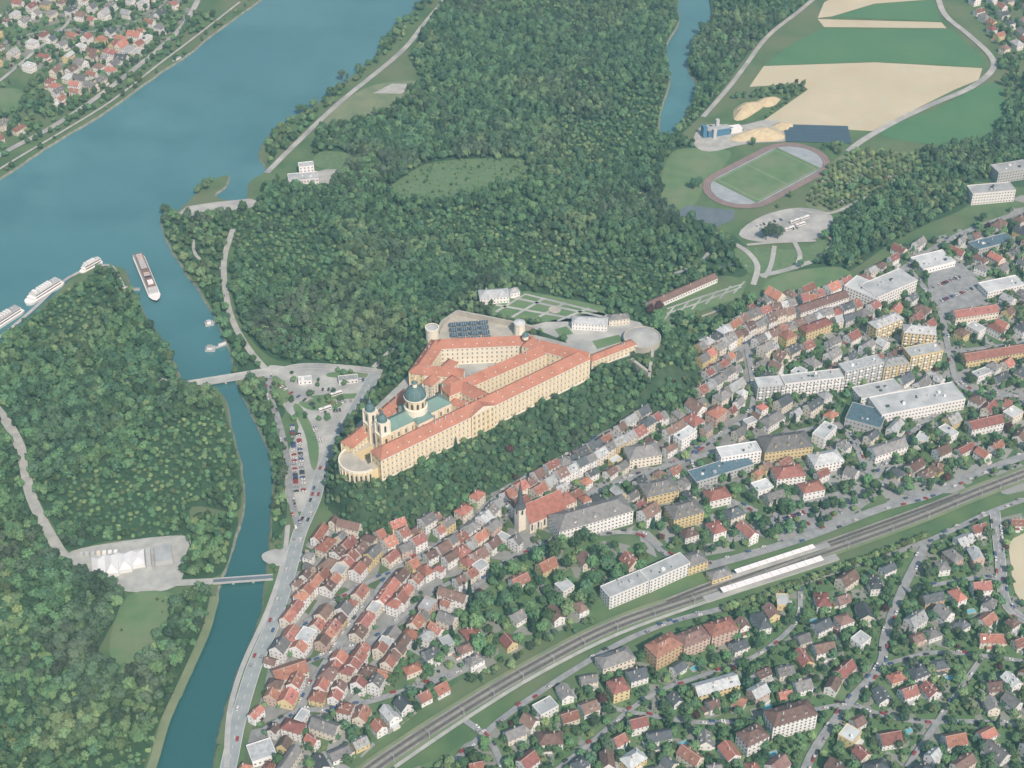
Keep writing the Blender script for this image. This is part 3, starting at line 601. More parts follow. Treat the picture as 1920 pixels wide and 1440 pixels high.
for j in range(12):
    a=j*math.pi/6+.13; ca,sa=math.cos(a),math.sin(a); r=9.2; pts=[]
    for dx,z in ((-1,36.5),(1,36.5),(1,41.2),(0,42.6),(-1,41.2)): pts.append((r*ca-dx*sa,r*sa+dx*ca,z))
    mb.face(pts,'win'); a2=a+math.pi/12; ca,sa=math.cos(a2),math.sin(a2)
    mb.face([(9.35*ca-dx*sa,9.35*sa+dx*ca,z) for dx,z in ((-.45,35.6),(.45,35.6),(.45,44),(-.45,44))],'abbeytrim')
    for t0,t1 in zip(np.linspace(0,1.2,6),np.linspace(0,1.2,6)[1:]):
        mb.face([((9.6*math.cos(t))*ca-dx*sa,(9.6*math.cos(t))*sa+dx*ca,45.5+9.6*math.sin(t)) for dx,t in ((-.22,t0),(.22,t0),(.22,t1),(-.22,t1))],'copper')
cobj(mb,'dome',0)
for s in (-1,1):
    mb=MB(); mb.box(-4.6,4.6,-4.6,4.6,-4,30,'abbeywall'); mb.box(-5,5,-5,5,30,31.2,'abbeytrim',bot=True); mb.box(-4.1,4.1,-4.1,4.1,31.2,43,'abbeytrim'); mb.box(-4.7,4.7,-4.7,4.7,43,44,'abbeytrim',bot=True)
    for z0_,z1_ in ((4,9),(13,19),(22,27),(33.5,40.5)):
        for (ax,sg) in ((0,1),(0,-1),(1,1),(1,-1)):
            r=(4.66 if z0_<31 else 4.16)*sg; q=[(-1.1,z0_),(1.1,z0_),(1.1,z1_-1),(0,z1_),(-1.1,z1_-1)]
            mb.face([((dx,r,z) if ax==0 else (r,dx,z)) for dx,z in q],'win')
    for x in (-4.4,4.4):
        for y in (-4.4,4.4): mb.box(x-.5,x+.5,y-.5,y+.5,-3.9,42.9,'abbeytrim')
    mb.lathe(0,0,[(4.6,44),(4.2,45.5),(3.9,47.2),(2.7,49),(1.4,50),(1.3,51.6),(1.7,52.4),(.8,53.8),(.25,55.4),(0,58)],12,'domecu',ks=['domecu']*8+['gold']); cobj(mb,'west_tower',-40,s*9)
mb=MB(); mb.box(-2.5,2.5,-4.4,4.4,-4,33,'abbeytrim'); mb.face([(-2.6,-1.8,14),(-2.6,1.8,14),(-2.6,1.8,24),(-2.6,0,26),(-2.6,-1.8,24)],'win'); mb.face([(-2.6,-1.8,0),(-2.6,1.8,0),(-2.6,1.8,7),(-2.6,-1.8,7)],'dark'); cobj(mb,'west_front',-41)
# curved terrace
mb=MB(); R=18
def arc(r,a0=math.pi*.5,a1=math.pi*1.5,k=14): return [(r*math.cos(a0+(a1-a0)*i/k),r*math.sin(a0+(a1-a0)*i/k)) for i in range(k+1)]
o1=arc(R)
for i in range(14):
    p,q=o1[i],o1[i+1]; mb.face([(*p,-20),(*q,-20),(*q,11),(*p,11)],'abbeywall')
    for z0_,z1_ in ((-8,-4),(1,7)):
        a=Vector(p)*1.004; b=Vector(q)*1.004; m0=a.lerp(b,.3); m1=a.lerp(b,.7); mid=a.lerp(b,.5)
        mb.face([(*m0,z0_),(*m1,z0_),(*m1,z1_),(*mid,z1_+1),(*m0,z1_)],'win')
    a=Vector(p)*1.02; mb.box(a.x-.4,a.x+.4,a.y-.4,a.y+.4,-20,11,'abbeytrim')
o2=arc(R+.5); o3=arc(R-.6)
for i in range(14):
    mb.face([(*o2[i],10.2),(*o2[i+1],10.2),(*o2[i+1],12.4),(*o2[i],12.4)],'abbeytrim'); mb.face([(*o2[i],12.4),(*o2[i+1],12.4),(*o3[i+1],12.4),(*o3[i],12.4)],'abbeytrim'); mb.face([(*o3[i+1],10.9),(*o3[i],10.9),(*o3[i],12.4),(*o3[i+1],12.4)],'abbeytrim')
mb.face([(*p,11) for p in o1[::-1]],'stone'); mb.box(0,26,-R,-R+9,-20,11,'abbeywall',top='stone'); mb.box(0,26,R-9,R,-14,11,'abbeywall',top='stone')
tc=P(676,866,HZ+8); mb.obj('curved_terrace',(tc.x,tc.y,HZ),SW[1],parent=ab)
# towers, bastion, outer courts
mb=MB(); mb.lathe(0,0,[(6.2,-10),(6,16),(6.6,16.3),(6.6,18.5),(5.6,18.5),(5.6,17),(0,17)],20,'stone',ks=['abbeytrim','abbeytrim','abbeytrim','abbeytrim','stone','greyroof']); p=P(810,614,HZ+18); mb.obj('round_tower',(p.x,p.y,HZ),0,parent=ab)
mb=MB(); mb.lathe(0,0,[(5.4,-10),(5.1,13),(5.7,13.3),(5.7,15),(0,17)],8,'abbeytrim',ks=['abbeytrim']*3+['greyroof']); p=P(974,604,HZ+15); mb.obj('north_tower',(p.x,p.y,HZ),0,parent=ab)
mb=MB(); mb.lathe(0,0,[(19,-30),(17,5),(17.6,5.2),(17.6,6.6),(16.6,6.6),(16.6,5.4),(0,5.4)],28,'stone',ks=['stone']*5+['paver']); p=P(1204,634,HZ+5); mb.obj('round_bastion',(p.x,p.y,HZ),0,parent=ab); mark(foot(p,0,36,36,2),occT)
sheet('abbey_forecourt',[(1040,600),(1120,585),(1200,605),(1235,640),(1190,665),(1110,690),(1060,640),(990,612)],'paver',z=HZ+.3,zb=HZ,sm=False,occ=(occT,))
sheet('abbey_courtyard',[(650,875),(700,900),(1100,700),(1090,650),(990,625),(815,640),(770,700),(665,800)],'paver',z=HZ+.2,zb=HZ,sm=False,occ=(occT,))
sheet('north_terrace',[(815,650),(830,600),(860,585),(990,610),(980,640)],'stone',z=HZ+.26,zb=HZ,sm=False,occ=(occT,))
for g_ in ([(1110,640),(1160,628),(1170,640),(1120,655)],[(1040,618),(1062,612),(1075,626),(1050,632)],[(1120,600),(1150,596),(1160,602),(1130,608)]): sheet('forecourt_lawn',g_,'lawn',z=HZ+.34,zb=HZ,sm=False)
def wallseg(nm,px,h,w,k,zb=HZ,base=-12,top=None):
    pts=PL(px,zb+h); 
    for a,b in zip(pts,pts[1:]):
        d=b-a; mb=MB(); mb.box(-d.length/2,d.length/2,-w/2,w/2,base,h,k,top=top); c=(a+b)/2; mb.obj(nm,(c.x,c.y,zb),math.atan2(d.y,d.x),parent=ab)
wallseg('outer_wall',[(806,640),(830,600),(858,582),(968,604),(1000,612)],6,2,'stone')
wallseg('outer_wall',[(1184,672),(1218,698),(1226,640)],3,3,'stone',base=-30)
block('gate_house',(1072,618),(1138,622),12,8,'hip',3,'w_wh','r_lt',zb=HZ,parent=ab); block('gate_side_house',(1142,612),(1180,608),9,7,'hip',3,'w_cr','r_gy',zb=HZ,parent=ab)
mb=MB()
for i in range(4):
    for j in range(4):
        x=-14+i*9.5; y=-14+j*8; mb.face([(x,y,3.2),(x+8.4,y,3.2),(x+8.4,y+5,4),(x,y+5,4)],'panel'); mb.box(x+.5,x+.9,y+.3,y+.7,0,3.2,'w_gr'); mb.box(x+7.5,x+7.9,y+4.2,y+4.6,0,3.8,'w_gr')
        for t in (.25,.5,.75): mb.face([(x+8.4*t-.15,y,3.23),(x+8.4*t+.15,y,3.23),(x+8.4*t+.15,y+5,4.03),(x+8.4*t-.15,y+5,4.03)],'w_gr')
p=P(872,622,HZ+3); mb.obj('solar_canopy',(p.x,p.y,HZ),.12)
sheet('baroque_garden',[(915,590),(930,570),(985,545),(1150,578),(1120,603),(1000,604)],'lawn',z=HZ+.3,zb=HZ,sm=False,occ=(occT,))
for a in ([(930,585),(985,552),(1120,585)],[(960,595),(1020,560)],[(1000,600),(1060,568)],[(1045,602),(1105,578)],[(930,572),(1100,602)],[(960,558),(1130,594)]):
    ribbon('garden_path',a,3,'paver',z=HZ+.34+0.01*(a[0][0]%17)/10,zb=HZ,sm=0,mk=False)
block('garden_pavilion',(900,572),(955,568),14,8,'hip',4,'w_wh','r_lt',zb=HZ); block('garden_pavilion',(957,560),(975,556),8,6,'hip',3,'w_wh','r_lt',zb=HZ)
mb=MB(); mb.lathe(0,0,[(6,0),(6,.5),(5.3,.5),(5.3,.3),(0,.3)],20,'stone',ks=['stone']*4+['water']); p=P(1040,581,HZ+.4); mb.obj('garden_fountain',(p.x,p.y,HZ+.45))
sheet('terraced_garden',[(1235,590),(1300,560),(1400,530),(1390,560),(1300,590),(1240,615)],'lawn',sm=False,occ=(occT,))
for i in range(6): ribbon('terrace_path',[(1245+26*i,602-10*i),(1266+26*i,574-9*i)],1.8,'paver',mk=False,sm=0)
for i in range(2): ribbon('terrace_path',[(1250,590-9*i),(1320,566-9*i),(1390,540-5*i)],2,'paver',mk=False)
ribbon('terrace_wall',[(1240,618),(1330,590),(1400,560)],2.5,'stone',mk=False); ribbon('terrace_path',[(1265,515),(1310,495),(1335,470),(1365,460)],4,'paver'); ribbon('terrace_path',[(1335,510),(1370,498),(1400,500)],3,'paver')
# ---------- running track
def stadium(L,r,off=0,k=12):
    pts=[]
    for i in range(k+1): a=-math.pi/2+math.pi*i/k; pts.append((L/2+(r+off)*math.cos(a),(r+off)*math.sin(a)))
    for i in range(k+1): a=math.pi/2+math.pi*i/k; pts.append((-L/2+(r+off)*math.cos(a),(r+off)*math.sin(a)))
    return pts
ta,tb=P(1355,372),P(1518,286); d=tb-ta; tang=math.atan2(d.y,d.x); tc=(ta+tb)/2
mb=MB(); mb.face([(*p,.62) for p in stadium(90,34,9)],'track'); mb.face([(*p,.66) for p in stadium(90,34,0)],'dzone'); mb.face([(-56,-32,.7),(56,-32,.7),(56,32,.7),(-56,32,.7)],'lawn')
for i in (2,4,6):
    o1=stadium(90,34,i*1.2-.06); o2=stadium(90,34,i*1.2+.06)
    for a in range(len(o1)): b=(a+1)%len(o1); mb.face([(*o1[a],.64),(*o1[b],.64),(*o2[b],.64),(*o2[a],.64)][::-1],'line')
for x0_,x1_,y0_,y1_ in ((-50,50,-30,-29.8),(-50,50,29.8,30),(-50,-49.8,-30,30),(49.8,50,-30,30),(-.1,.1,-30,30)): mb.face([(x0_,y0_,.73),(x1_,y0_,.73),(x1_,y1_,.73),(x0_,y1_,.73)],'line')
mb.obj('athletics_stadium',(tc.x,tc.y,0),tang); mark(foot(tc,tang,180,92,2),occT,occB)
def heap(px,rx,ry,h,rot=.4):
    p=P(*px); N=20; mb=MB(); rings=[(1,0),(.85,.25),(.7,.5),(.45,.8),(.15,1)]; vs=[]; ph=random.random()*6
    for r,z in rings: vs.append([(rx*r*math.cos(2*math.pi*i/N)*(1+.14*math.sin(3*2*math.pi*i/N+ph)),ry*r*math.sin(2*math.pi*i/N)*(1+.14*math.sin(3*2*math.pi*i/N+ph)),h*z*(1+.06*math.sin(i*2.1))) for i in range(N)])
    for a,b in zip(vs,vs[1:]):
        for i in range(N): j=(i+1)%N; mb.face([a[i],a[j],b[j],b[i]],'sand')
    mb.face(vs[-1],'sand'); mb.obj('sand_heap',(p.x,p.y,.1),rot); mark(foot(p,rot,rx*2,ry*2),occT)
heap((1425,255),34,15,9,.2); heap((1400,207),28,13,8,.9); heap((1440,192),17,10,6,.5); heap((1470,238),14,9,5,.1)
mb=MB(); mb.box(-14,14,-5,5,0,9,'steelblue',top='r_lt'); mb.box(-20,-15,-4,4,0,14,'steelblue'); 
mb.box(16,30,-4,6,0,6,'w_wh')
mb.face([(14,-1,8),(34,-1,1),(34,1,1),(14,1,8)],'steelblue'); mb.box(-9,-5,-9,-5.2,0,12,'w_gr'); mb.box(0,4,5.1,9,0,16,'w_gr')
p=P(1345,252); mb.obj('gravel_plant',(p.x,p.y,0),.3)
mb=MB()
for j in range(6):
    mb.face([(-38,j*7,1),(38,j*7,1),(38,j*7+4.0,2.4),(-38,j*7+4.0,2.4)],'panel')
    for i in range(10): mb.box(-37+i*8.2,-36.8+i*8.2,j*7+3.6,j*7+3.8,0,2.1,'w_gr')
p=P(1535,268); mb.obj('solar_array',(p.x,p.y,0),-.06); mark(foot((p.x,p.y+20),0,80,46),occT,occB)
# ---------- bridges
def bridge(nm,a,b,w,k,zt,piers=3):
    p,q=P(*a),P(*b); d=q-p; L=d.length; mb=MB(); mb.box(-L/2,L/2,-w/2,w/2,zt-1.2,zt,'w_gr',top=k,bot=True)
    for s in (-1,1): mb.box(-L/2,L/2,s*w/2-.15,s*w/2+.15,zt+.01,zt+1.1,'w_gr')
    for i in range(piers): x=-L/2+L*(i+1)/(piers+1); mb.box(x-1,x+1,-w/2+.5,w/2-.5,-6,zt-1.2,'stone')
    c=(p+q)/2; mb.obj(nm,(c.x,c.y,0),math.atan2(d.y,d.x))
bridge('road_bridge',(336,726),(508,698),9,'paver',1.5); bridge('footbridge',(400,1092),(512,1084),5,'court',1.2,2)
ribbon('island_road',[(340,727),(300,715)],8,'gravel',sm=0); ribbon('event_access',[(400,1092),(330,1095)],7,'gravel',sm=0)
mb=MB()
for i in range(4):
    x=-23+i*10.5; hh=(6.5,8,7,6)[i]; y0_=(-12,-12,-10,-7)[i]; mb.box(x,x+10.4,y0_,11,0,4.0,'canvas')
    a=[(x,y0_,4.0),(x+10.4,y0_,4.0),(x+10.4,11,4.0),(x,11,4.0)]; t=(x+5.2,y0_+7,hh); t2=(x+5.2,5,hh)
    mb.face([a[0],a[1],t],'canvas'); mb.face([a[1],a[2],t2,t],'canvas'); mb.face([a[2],a[3],t2],'canvas'); mb.face([a[3],a[0],t,t2],'canvas')
mb.box(27,41,-8,10,0,5,'w_gr',top='greyroof'); mb.box(20,24,-10,10,0,5.5,'w_gr'); p=P(228,1060); mb.obj('event_tent',(p.x,p.y,.2),.24)
mb=MB()
for i in range(7): mb.box(i*4.6,i*4.6+3,-1.6,1.6,0,2.6,random.choice(['white','w_cr','w_gr']))
p=P(150,1042); mb.obj('market_stalls',(p.x,p.y,.2),.1)
# ---------- ships
def ship(nm,a,b,w,hull,deck,cover=False):
    p,q=P(*a,0),P(*b,0); d=q-p; L=d.length; l=L/2; h=w/2; mb=MB()
    out=[(-l,-h*.8),(-l*.85,-h),(l*.8,-h),(l*.93,-h*.6),(l,0),(l*.93,h*.6),(l*.8,h),(-l*.85,h),(-l,h*.8)]
    low=[(x*.97,y*.85) for x,y in out]; wl='w_gr' if cover else 'white'
    for i in range(9): j=(i+1)%9; mb.face([(*low[i],-1),(*low[j],-1),(*out[j],3),(*out[i],3)],hull)
    mb.face([(*x,3) for x in out],'white')
    mb.box(-l*.9,l*.72,-h*.82,h*.82,3.01,5.7,wl); mb.box(-l*.86,l*.6,-h*.74,h*.74,5.71,8.2,wl,top=deck)
    for z in (4,6.6):
        for s in (-1,1):
            y=s*(h*.82 if z<5 else h*.74)+s*.05; mb.face([(-l*.82,y,z),(l*.56,y,z),(l*.56,y,z+1.1),(-l*.82,y,z+1.1)],'win')
    mb.box(l*.38,l*.5,-h*.45,h*.45,8.21,10.6,'white'); mb.box(-l*.6,-l*.5,-h*.3,h*.3,8.22,10.2,'w_gr')
    if cover:
        for i in range(14): x=-l*.8+i*L*.04; mb.box(x,x+L*.025,-h*.5,h*.5,8.22,8.8,random.choice(['w_gr','w_gr','hullbrown','w_pk','dark']))
    else:
        for i in range(5): x=-l*.4+i*L*.07; mb.box(x,x+L*.045,-h*.5,h*.5,8.22,10.4,'w_wh')
    c=(p+q)/2; mb.obj(nm,(c.x,c.y,-2),math.atan2(d.y,d.x))
ship('river_cruise_ship',(258,478),(294,565),12,'dark','hullbrown',True)
ship('river_cruise_ship',(115,528),(48,570),12,'white','greyroof'); ship('river_cruise_ship',(190,490),(150,512),7,'white','greyroof'); ship('river_cruise_ship',(40,580),(-30,625),12,'white','greyroof')
def pontoon(a,b,w):
    p,q=P(*a),P(*b); d=q-p; L=d.length; mb=MB(); mb.box(-L/2,L/2,-w/2,w/2,-2.2,-.6,'w_gr',top='paver'); mb.box(-L*.3,L*.2,-w*.3,w*.3,-.59,2,'w_wh',top='r_lt'); c=(p+q)/2; mb.obj('landing_stage',(c.x,c.y,0),math.atan2(d.y,d.x))
pontoon((385,652),(404,652),8); pontoon((384,606),(400,603),7); pontoon((404,650),(432,640),2); pontoon((400,603),(412,600),2); pontoon((205,540),(262,540),3); pontoon((320,118),(345,104),6)
ribbon('quay',[(-40,655),(0,632),(60,582),(130,520),(200,497),(222,520),(235,545)],4,'paver',z=.3)
ribbon('far_railway',[(-60,190),(0,152),(60,102),(120,52),(165,-10)],5,'paver',z=.9)
# ---------- vehicles
CC=[(0.7,0.7,0.7),(0.35,0.36,0.38),(0.04,0.04,0.05),(0.35,0.03,0.03),(0.05,0.1,0.25),(0.6,0.6,0.58)]
for i,c in enumerate(CC): M['car%d'%i]=mat('car_paint_%d'%i,c,rough=.3,spec=.5)
def carmesh(k,L=4.4,w=1.8,h=1.45):
    mb=MB(); l=L/2; s=w/2; K='car%d'%k
    pr=[(-l,.35),(-l,.85),(-l*.92,.95),(l*.4,.95),(l*.95,.78),(l,.6),(l,.35)]
    for i in range(len(pr)-1): mb.face([(pr[i][0],-s,pr[i][1]),(pr[i][0],s,pr[i][1]),(pr[i+1][0],s,pr[i+1][1]),(pr[i+1][0],-s,pr[i+1][1])],K)
    for y in (-s,s): mb.face([(x,y,z) for x,z in pr],K)
    cb=[(-l*.85,.95),(-l*.6,h),(l*.12,h),(l*.45,.95)]; t=s*.85
    for i,m in ((0,'win'),(1,K),(2,'win')): mb.face([(cb[i][0],-t,cb[i][1]),(cb[i][0],t,cb[i][1]),(cb[i+1][0],t,cb[i+1][1]),(cb[i+1][0],-t,cb[i+1][1])],m)
    for y in (-t,t): mb.face([(x,y,z) for x,z in cb],'win')
    for x in (-l*.62,l*.6):
        for y in (-s,s):
            N=8; ring=[(x+.32*math.cos(2*math.pi*j/N),.32+.32*math.sin(2*math.pi*j/N)) for j in range(N)]
            mb.face([(a,y+.03*(1 if y>0 else -1),b) for a,b in ring],'dark')
            for j in range(N): a,b=ring[j],ring[(j+1)%N]; y2=y*.8; mb.face([(a[0],y*1.01,a[1]),(b[0],y*1.01,b[1]),(b[0],y2,b[1]),(a[0],y2,a[1])],'dark')
    return mb.mesh('car')
cm=[carmesh(i) for i in range(6)]
def car(p,ang,nm='parked_car',z=.75):
    o=bpy.data.objects.new(nm,random.choice(cm)); o.location=(p.x,p.y,z); o.rotation_euler=(0,0,ang); S.collection.objects.link(o)
def carrow(a,b,perp=True,fillp=.8,step=2.7,z=.85):
    p,q=P(*a),P(*b); d=(q-p).normalized(); L=(q-p).length; s=0; A=math.atan2(d.y,d.x)
    while s<L:
        if random.random()<fillp: car(p+d*s,A+(math.pi/2 if perp else 0)+(math.pi if random.random()<.5 else 0),z=z)
        s+=step if perp else 6
for r in (((548,800),(556,925)),((560,812),(570,925))): carrow(*r,fillp=.7)
for r in (((600,714),(690,714)),((600,732),(630,732)),((560,745),(590,762)),((620,758),(665,752)),((588,800),(604,835)),((525,725),(548,740)),((610,775),(640,770))): carrow(*r,fillp=.55)
for r in (((1750,540),(1800,520)),((1765,565),(1830,540)),((1440,985),(1560,945)),((1470,1000),(1580,960)),((1420,425),(1470,412)),((1430,440),(1500,428)),((1540,370),(1640,315)),((1570,385),(1680,325)),((1530,350),(1600,308))): carrow(*r,fillp=.6)
for i in range(26):
    px=RD[0][1]; pts=smooth(PL(px),False,5); j=random.randrange(8,len(pts)-2); d=(pts[j+1]-pts[j]).normalized(); nn=Vector((-d.y,d.x,0))*random.choice((-2.6,2.6)); car(pts[j]+nn,math.atan2(d.y,d.x),nm='car',z=.8)
for nm,px,w,k in RD:
    if k=='street':
        pts=smooth(PL(px),False,5)
        for j in range(1,len(pts)-1):
            d=(pts[j+1]-pts[j]).normalized(); nn=Vector((-d.y,d.x,0))
            for _ in range(2):
                if random.random()<.5: car(pts[j]+nn*random.choice((-1,1))*(w/2-1.0)+d*random.uniform(0,8),math.atan2(d.y,d.x),z=1.1)
def bus(p,ang):
    mb=MB(); mb.box(-6,6,-1.25,1.25,.4,3.3,'white',bot=True)
    for s in (-1,1): mb.face([(-5.6,s*1.28,1.5),(5.6,s*1.28,1.5),(5.6,s*1.28,2.7),(-5.6,s*1.28,2.7)],'win')
    mb.face([(6.03,-1.1,1.2),(6.03,1.1,1.2),(6.03,1.1,2.8),(6.03,-1.1,2.8)],'win'); mb.box(-3,-.5,-.8,.8,3.31,3.6,'w_gr')
    for x in (-3.8,3.8):
        for s in (-1,1): mb.lathe(x,s*1.0,[(.45,0),(.45,.39)],8,'dark')
    mb.obj('coach_bus',(p.x,p.y,.8),ang)
for q in ((1490,418),(1500,424),(1508,412),(1480,432),(630,742),(648,716),(610,770)): bus(P(*q),random.choice((.5,.55)))
def canopy(a,b,w,h):
    p,q=P(*a),P(*b); d=q-p; L=d.length; mb=MB(); mb.box(-L/2-15,L/2+15,-w*.6,w*.6,0,1.6,'w_gr',top='paver'); mb.box(-L/2,L/2,-w/2,w/2,h,h+.4,'white',bot=True)
    x=-L/2+3
    while x<L/2: mb.box(x-.15,x+.15,-.15,.15,1.61,h-.01,'w_gr'); mb.box(x+2,x+2.3,-w/2,w/2,h+.41,h+.5,'w_gr'); x+=8
    c=(p+q)/2; mb.obj('station_platform',(c.x,c.y,0),math.atan2(d.y,d.x)); mark(foot(c,math.atan2(d.y,d.x),L,w),occT)
canopy((1352,1116),(1540,1055),5.5,5.4); canopy((1378,1080),(1525,1032),4.5,5)
for i in range(0,len(rp)-1,1):
    d=(rp[i+1]-rp[i]).normalized(); nn=Vector((-d.y,d.x,0))
    if i%2==0:
        mb=MB(); mb.lathe(0,0,[(.22,0),(.14,8.5),(0,8.5)],6,'w_gr'); mb.box(-.08,.08,0,5,7.2,7.4,'w_gr',bot=True); p=rp[i]-nn*6.5; mb.obj('catenary_mast',(p.x,p.y,0),math.atan2(d.y,d.x))
# ---------- trees
def tree_mesh(nm,ht,cr,kind,leaf,nl=520,seed=0):
    r=random.Random(seed); mb=MB(); th=ht*.4
    mb.lathe(0,0,[(ht*.028,-.8),(ht*.02,th),(ht*.008,ht*.8)],6,'bark')
    if kind!='con':
        for i in range(5):
            a=i*1.26+r.random(); z=th*r.uniform(.7,1.1); x1,y1,z1=cr*.65*math.cos(a),cr*.65*math.sin(a),z+ht*.25; w=ht*.009
            mb.face([(-w,-w,z),(w,w,z),(x1,y1,z1)],'bark'); mb.face([(-w,w,z),(w,-w,z),(x1,y1,z1)],'bark')
    V=[]
    if kind=='con':
        for i in range(nl):
            t=r.random()**.7; z=ht*(1-t*.93)*1.0; rad=cr*t*(.75+.35*math.sin(z*3.1))*r.uniform(.6,1.05); a=r.uniform(0,6.283)
            V.append((Vector((rad*math.cos(a),rad*math.sin(a),z)),Vector((math.cos(a),math.sin(a),.5)),r.uniform(.5,1.0)))
    else:
        cl=[]; nc=24
        for i in range(nc):
            zz=1-2*(i+.5)/nc; a=i*2.399+r.random()*.9; q=math.sqrt(1-zz*zz); rr=r.uniform(.5,1.05)
            cz=ht*.6+zz*ht*.33*rr
            if zz<-.75: continue
            cl.append((Vector((q*cr*rr*.85*math.cos(a),q*cr*rr*.85*math.sin(a),cz)),cr*r.uniform(.2,.38)))
        cl.append((Vector((0,0,ht*.66)),cr*.5))
        for i in range(nl):
            c,rad=r.choice(cl); d=Vector((r.gauss(0,1),r.gauss(0,1),r.gauss(.35,1))).normalized(); V.append((c+d*rad*r.uniform(.7,1.2),(d+Vector((c.x,c.y,(c.z-ht*.55)))*.14),r.uniform(.38,.8)*cr/4.5))
    for p,d,s in V:
        d=(d.normalized()+Vector((r.uniform(-.5,.5),r.uniform(-.5,.5),r.uniform(-.25,.5)))).normalized(); u=d.orthogonal().normalized(); v=d.cross(u); a=r.uniform(0,6.283); u,v=u*math.cos(a)+v*math.sin(a),v*math.cos(a)-u*math.sin(a)
        mb.face([p-u*s-v*s*.5,p+u*s*.4-v*s*.9,p+u*s+v*s*.4,p-u*s*.3+v*s*.9],leaf)
    return mb.mesh(nm)
TM=[tree_mesh('broadleaf',12,4.6,'b','leaf',760,1),tree_mesh('broadleaf',13,4.2,'b','leafd',760,2),tree_mesh('broadleaf',11,4.8,'b','leaf',760,3),tree_mesh('broadleaf',14,4.4,'b','leafd',760,4),tree_mesh('broadleaf',9,4.0,'b','leafl',600,5),tree_mesh('conifer',14,3.0,'con','conif',420,6),tree_mesh('broadleaf',10,4.4,'b','leafr',600,7),tree_mesh('poplar',17,2.6,'b','leaf',640,8)]
protos=bpy.data.collections.new('tree_prototypes')
for i,m in enumerate(TM):
    o=bpy.data.objects.new('p%02d_tree'%i,m); protos.objects.link(o)
ng=bpy.data.node_groups.new('forest_scatter','GeometryNodeTree'); ng.interface.new_socket('Geometry',in_out='INPUT',socket_type='NodeSocketGeometry'); ng.interface.new_socket('Geometry',in_out='OUTPUT',socket_type='NodeSocketGeometry')
N=ng.nodes; L_=ng.links; gi=N.new('NodeGroupInput'); go=N.new('NodeGroupOutput'); ip=N.new('GeometryNodeInstanceOnPoints'); ci=N.new('GeometryNodeCollectionInfo'); ci.inputs['Collection'].default_value=protos; ci.inputs['Separate Children'].default_value=True; ci.inputs['Reset Children'].default_value=True
def na(n_,t):
    x=N.new('GeometryNodeInputNamedAttribute'); x.data_type=t; x.inputs[0].default_value=n_; return x.outputs[0]
L_.new(gi.outputs[0],ip.inputs['Points']); L_.new(ci.outputs[0],ip.inputs['Instance']); ip.inputs['Pick Instance'].default_value=True
L_.new(na('idx','INT'),ip.inputs['Instance Index']); L_.new(na('rot','FLOAT_VECTOR'),ip.inputs['Rotation']); L_.new(na('scl','FLOAT_VECTOR'),ip.inputs['Scale']); L_.new(ip.outputs[0],go.inputs[0])
def scatter(name,pts,wts,smin=.75,smax=1.15,stands=False):
    n_=len(pts)
    if n_==0: return 0
    pts=np.array(pts,float)
    me=bpy.data.meshes.new(name); me.from_pydata([tuple(p) for p in pts],[],[])
    w=np.array(wts,float); w/=w.sum(); idx=rng.choice(len(w),n_,p=w).astype(np.int32)
    s=smin+(smax-smin)*rng.random(n_)**1.4; sz=np.ones(n_)
    if stands:
        x,y=pts[:,0],pts[:,1]; f=np.sin(x/47+1.7*np.sin(y/71))+np.sin(y/53+1.3*np.sin(x/83)+1)+.5*np.sin((x+y)/29)+rng.normal(0,.3,n_)
        young=f>.9; old=f<-1.0
        idx[young&(rng.random(n_)<.5)]=0; idx[young&(rng.random(n_)<.3)]=4; s[young]*=.62; idx[old&(rng.random(n_)<.6)]=3; s[old]*=1.15; sz[young]=.85
        tall=(f>.3)&(f<.65)&(rng.random(n_)<.6); idx[tall]=7
    me.attributes.new('idx','INT','POINT').data.foreach_set('value',idx)
    rot=np.zeros((n_,3),np.float32); rot[:,2]=rng.uniform(0,6.28,n_); me.attributes.new('rot','FLOAT_VECTOR','POINT').data.foreach_set('vector',rot.ravel())
    sc=np.stack([s*rng.uniform(.9,1.1,n_),s*rng.uniform(.9,1.1,n_),s*sz*rng.uniform(.8,1.25,n_)],1).astype(np.float32)
    me.attributes.new('scl','FLOAT_VECTOR','POINT').data.foreach_set('vector',sc.ravel())
    o=bpy.data.objects.new(name,me); S.collection.objects.link(o); md=o.modifiers.new('scatter','NODES'); md.node_group=ng; return n_
def hexpts(poly,sp,prob=1.0):
    xs=[p[0] for p in poly]; ys=[p[1] for p in poly]
    gx=np.arange(max(min(xs),-1080),min(max(xs),1080),sp); gy=np.arange(max(min(ys),460),min(max(ys),2900),sp*.87)
    X,Y=np.meshgrid(gx,gy,indexing='ij'); X=X+(np.arange(len(gy))%2)*sp/2; X=X+rng.uniform(-.42,.42,X.shape)*sp; Y=Y+rng.uniform(-.42,.42,Y.shape)*sp
    x=X.ravel(); y=Y.ravel(); m=pip(x,y,poly)&(rng.random(x.shape)<prob)&~look(water,x,y)&~look(occT,x,y); return x[m],y[m]
tot=0
def forest(name,px,sp,wts,prob=1.0,smin=.6,smax=1.12,z=None,floor=True):
    global tot
    poly=[(p.x,p.y) for p in PL(px,z or 0)]
    x,y=hexpts(poly,sp,prob); zz=gz(x,y) if len(x) else []
    if len(x)==0: return
    tot+=scatter(name,np.stack([x,y,np.array(zz)-.3],1),wts,smin,smax,stands=(name=='forest'))
    if floor: sheet('forest_floor',px,'forestfloor',z=0.03+0.001*(len(bpy.data.objects)%20))
WF=[4,3,4,3,.5,.06,0,1.2]; WL=[4.5,1.8,4.5,1.8,1.5,.1,0,1]; WT=[4,2,4,1.5,1.6,.8,.35,.2]
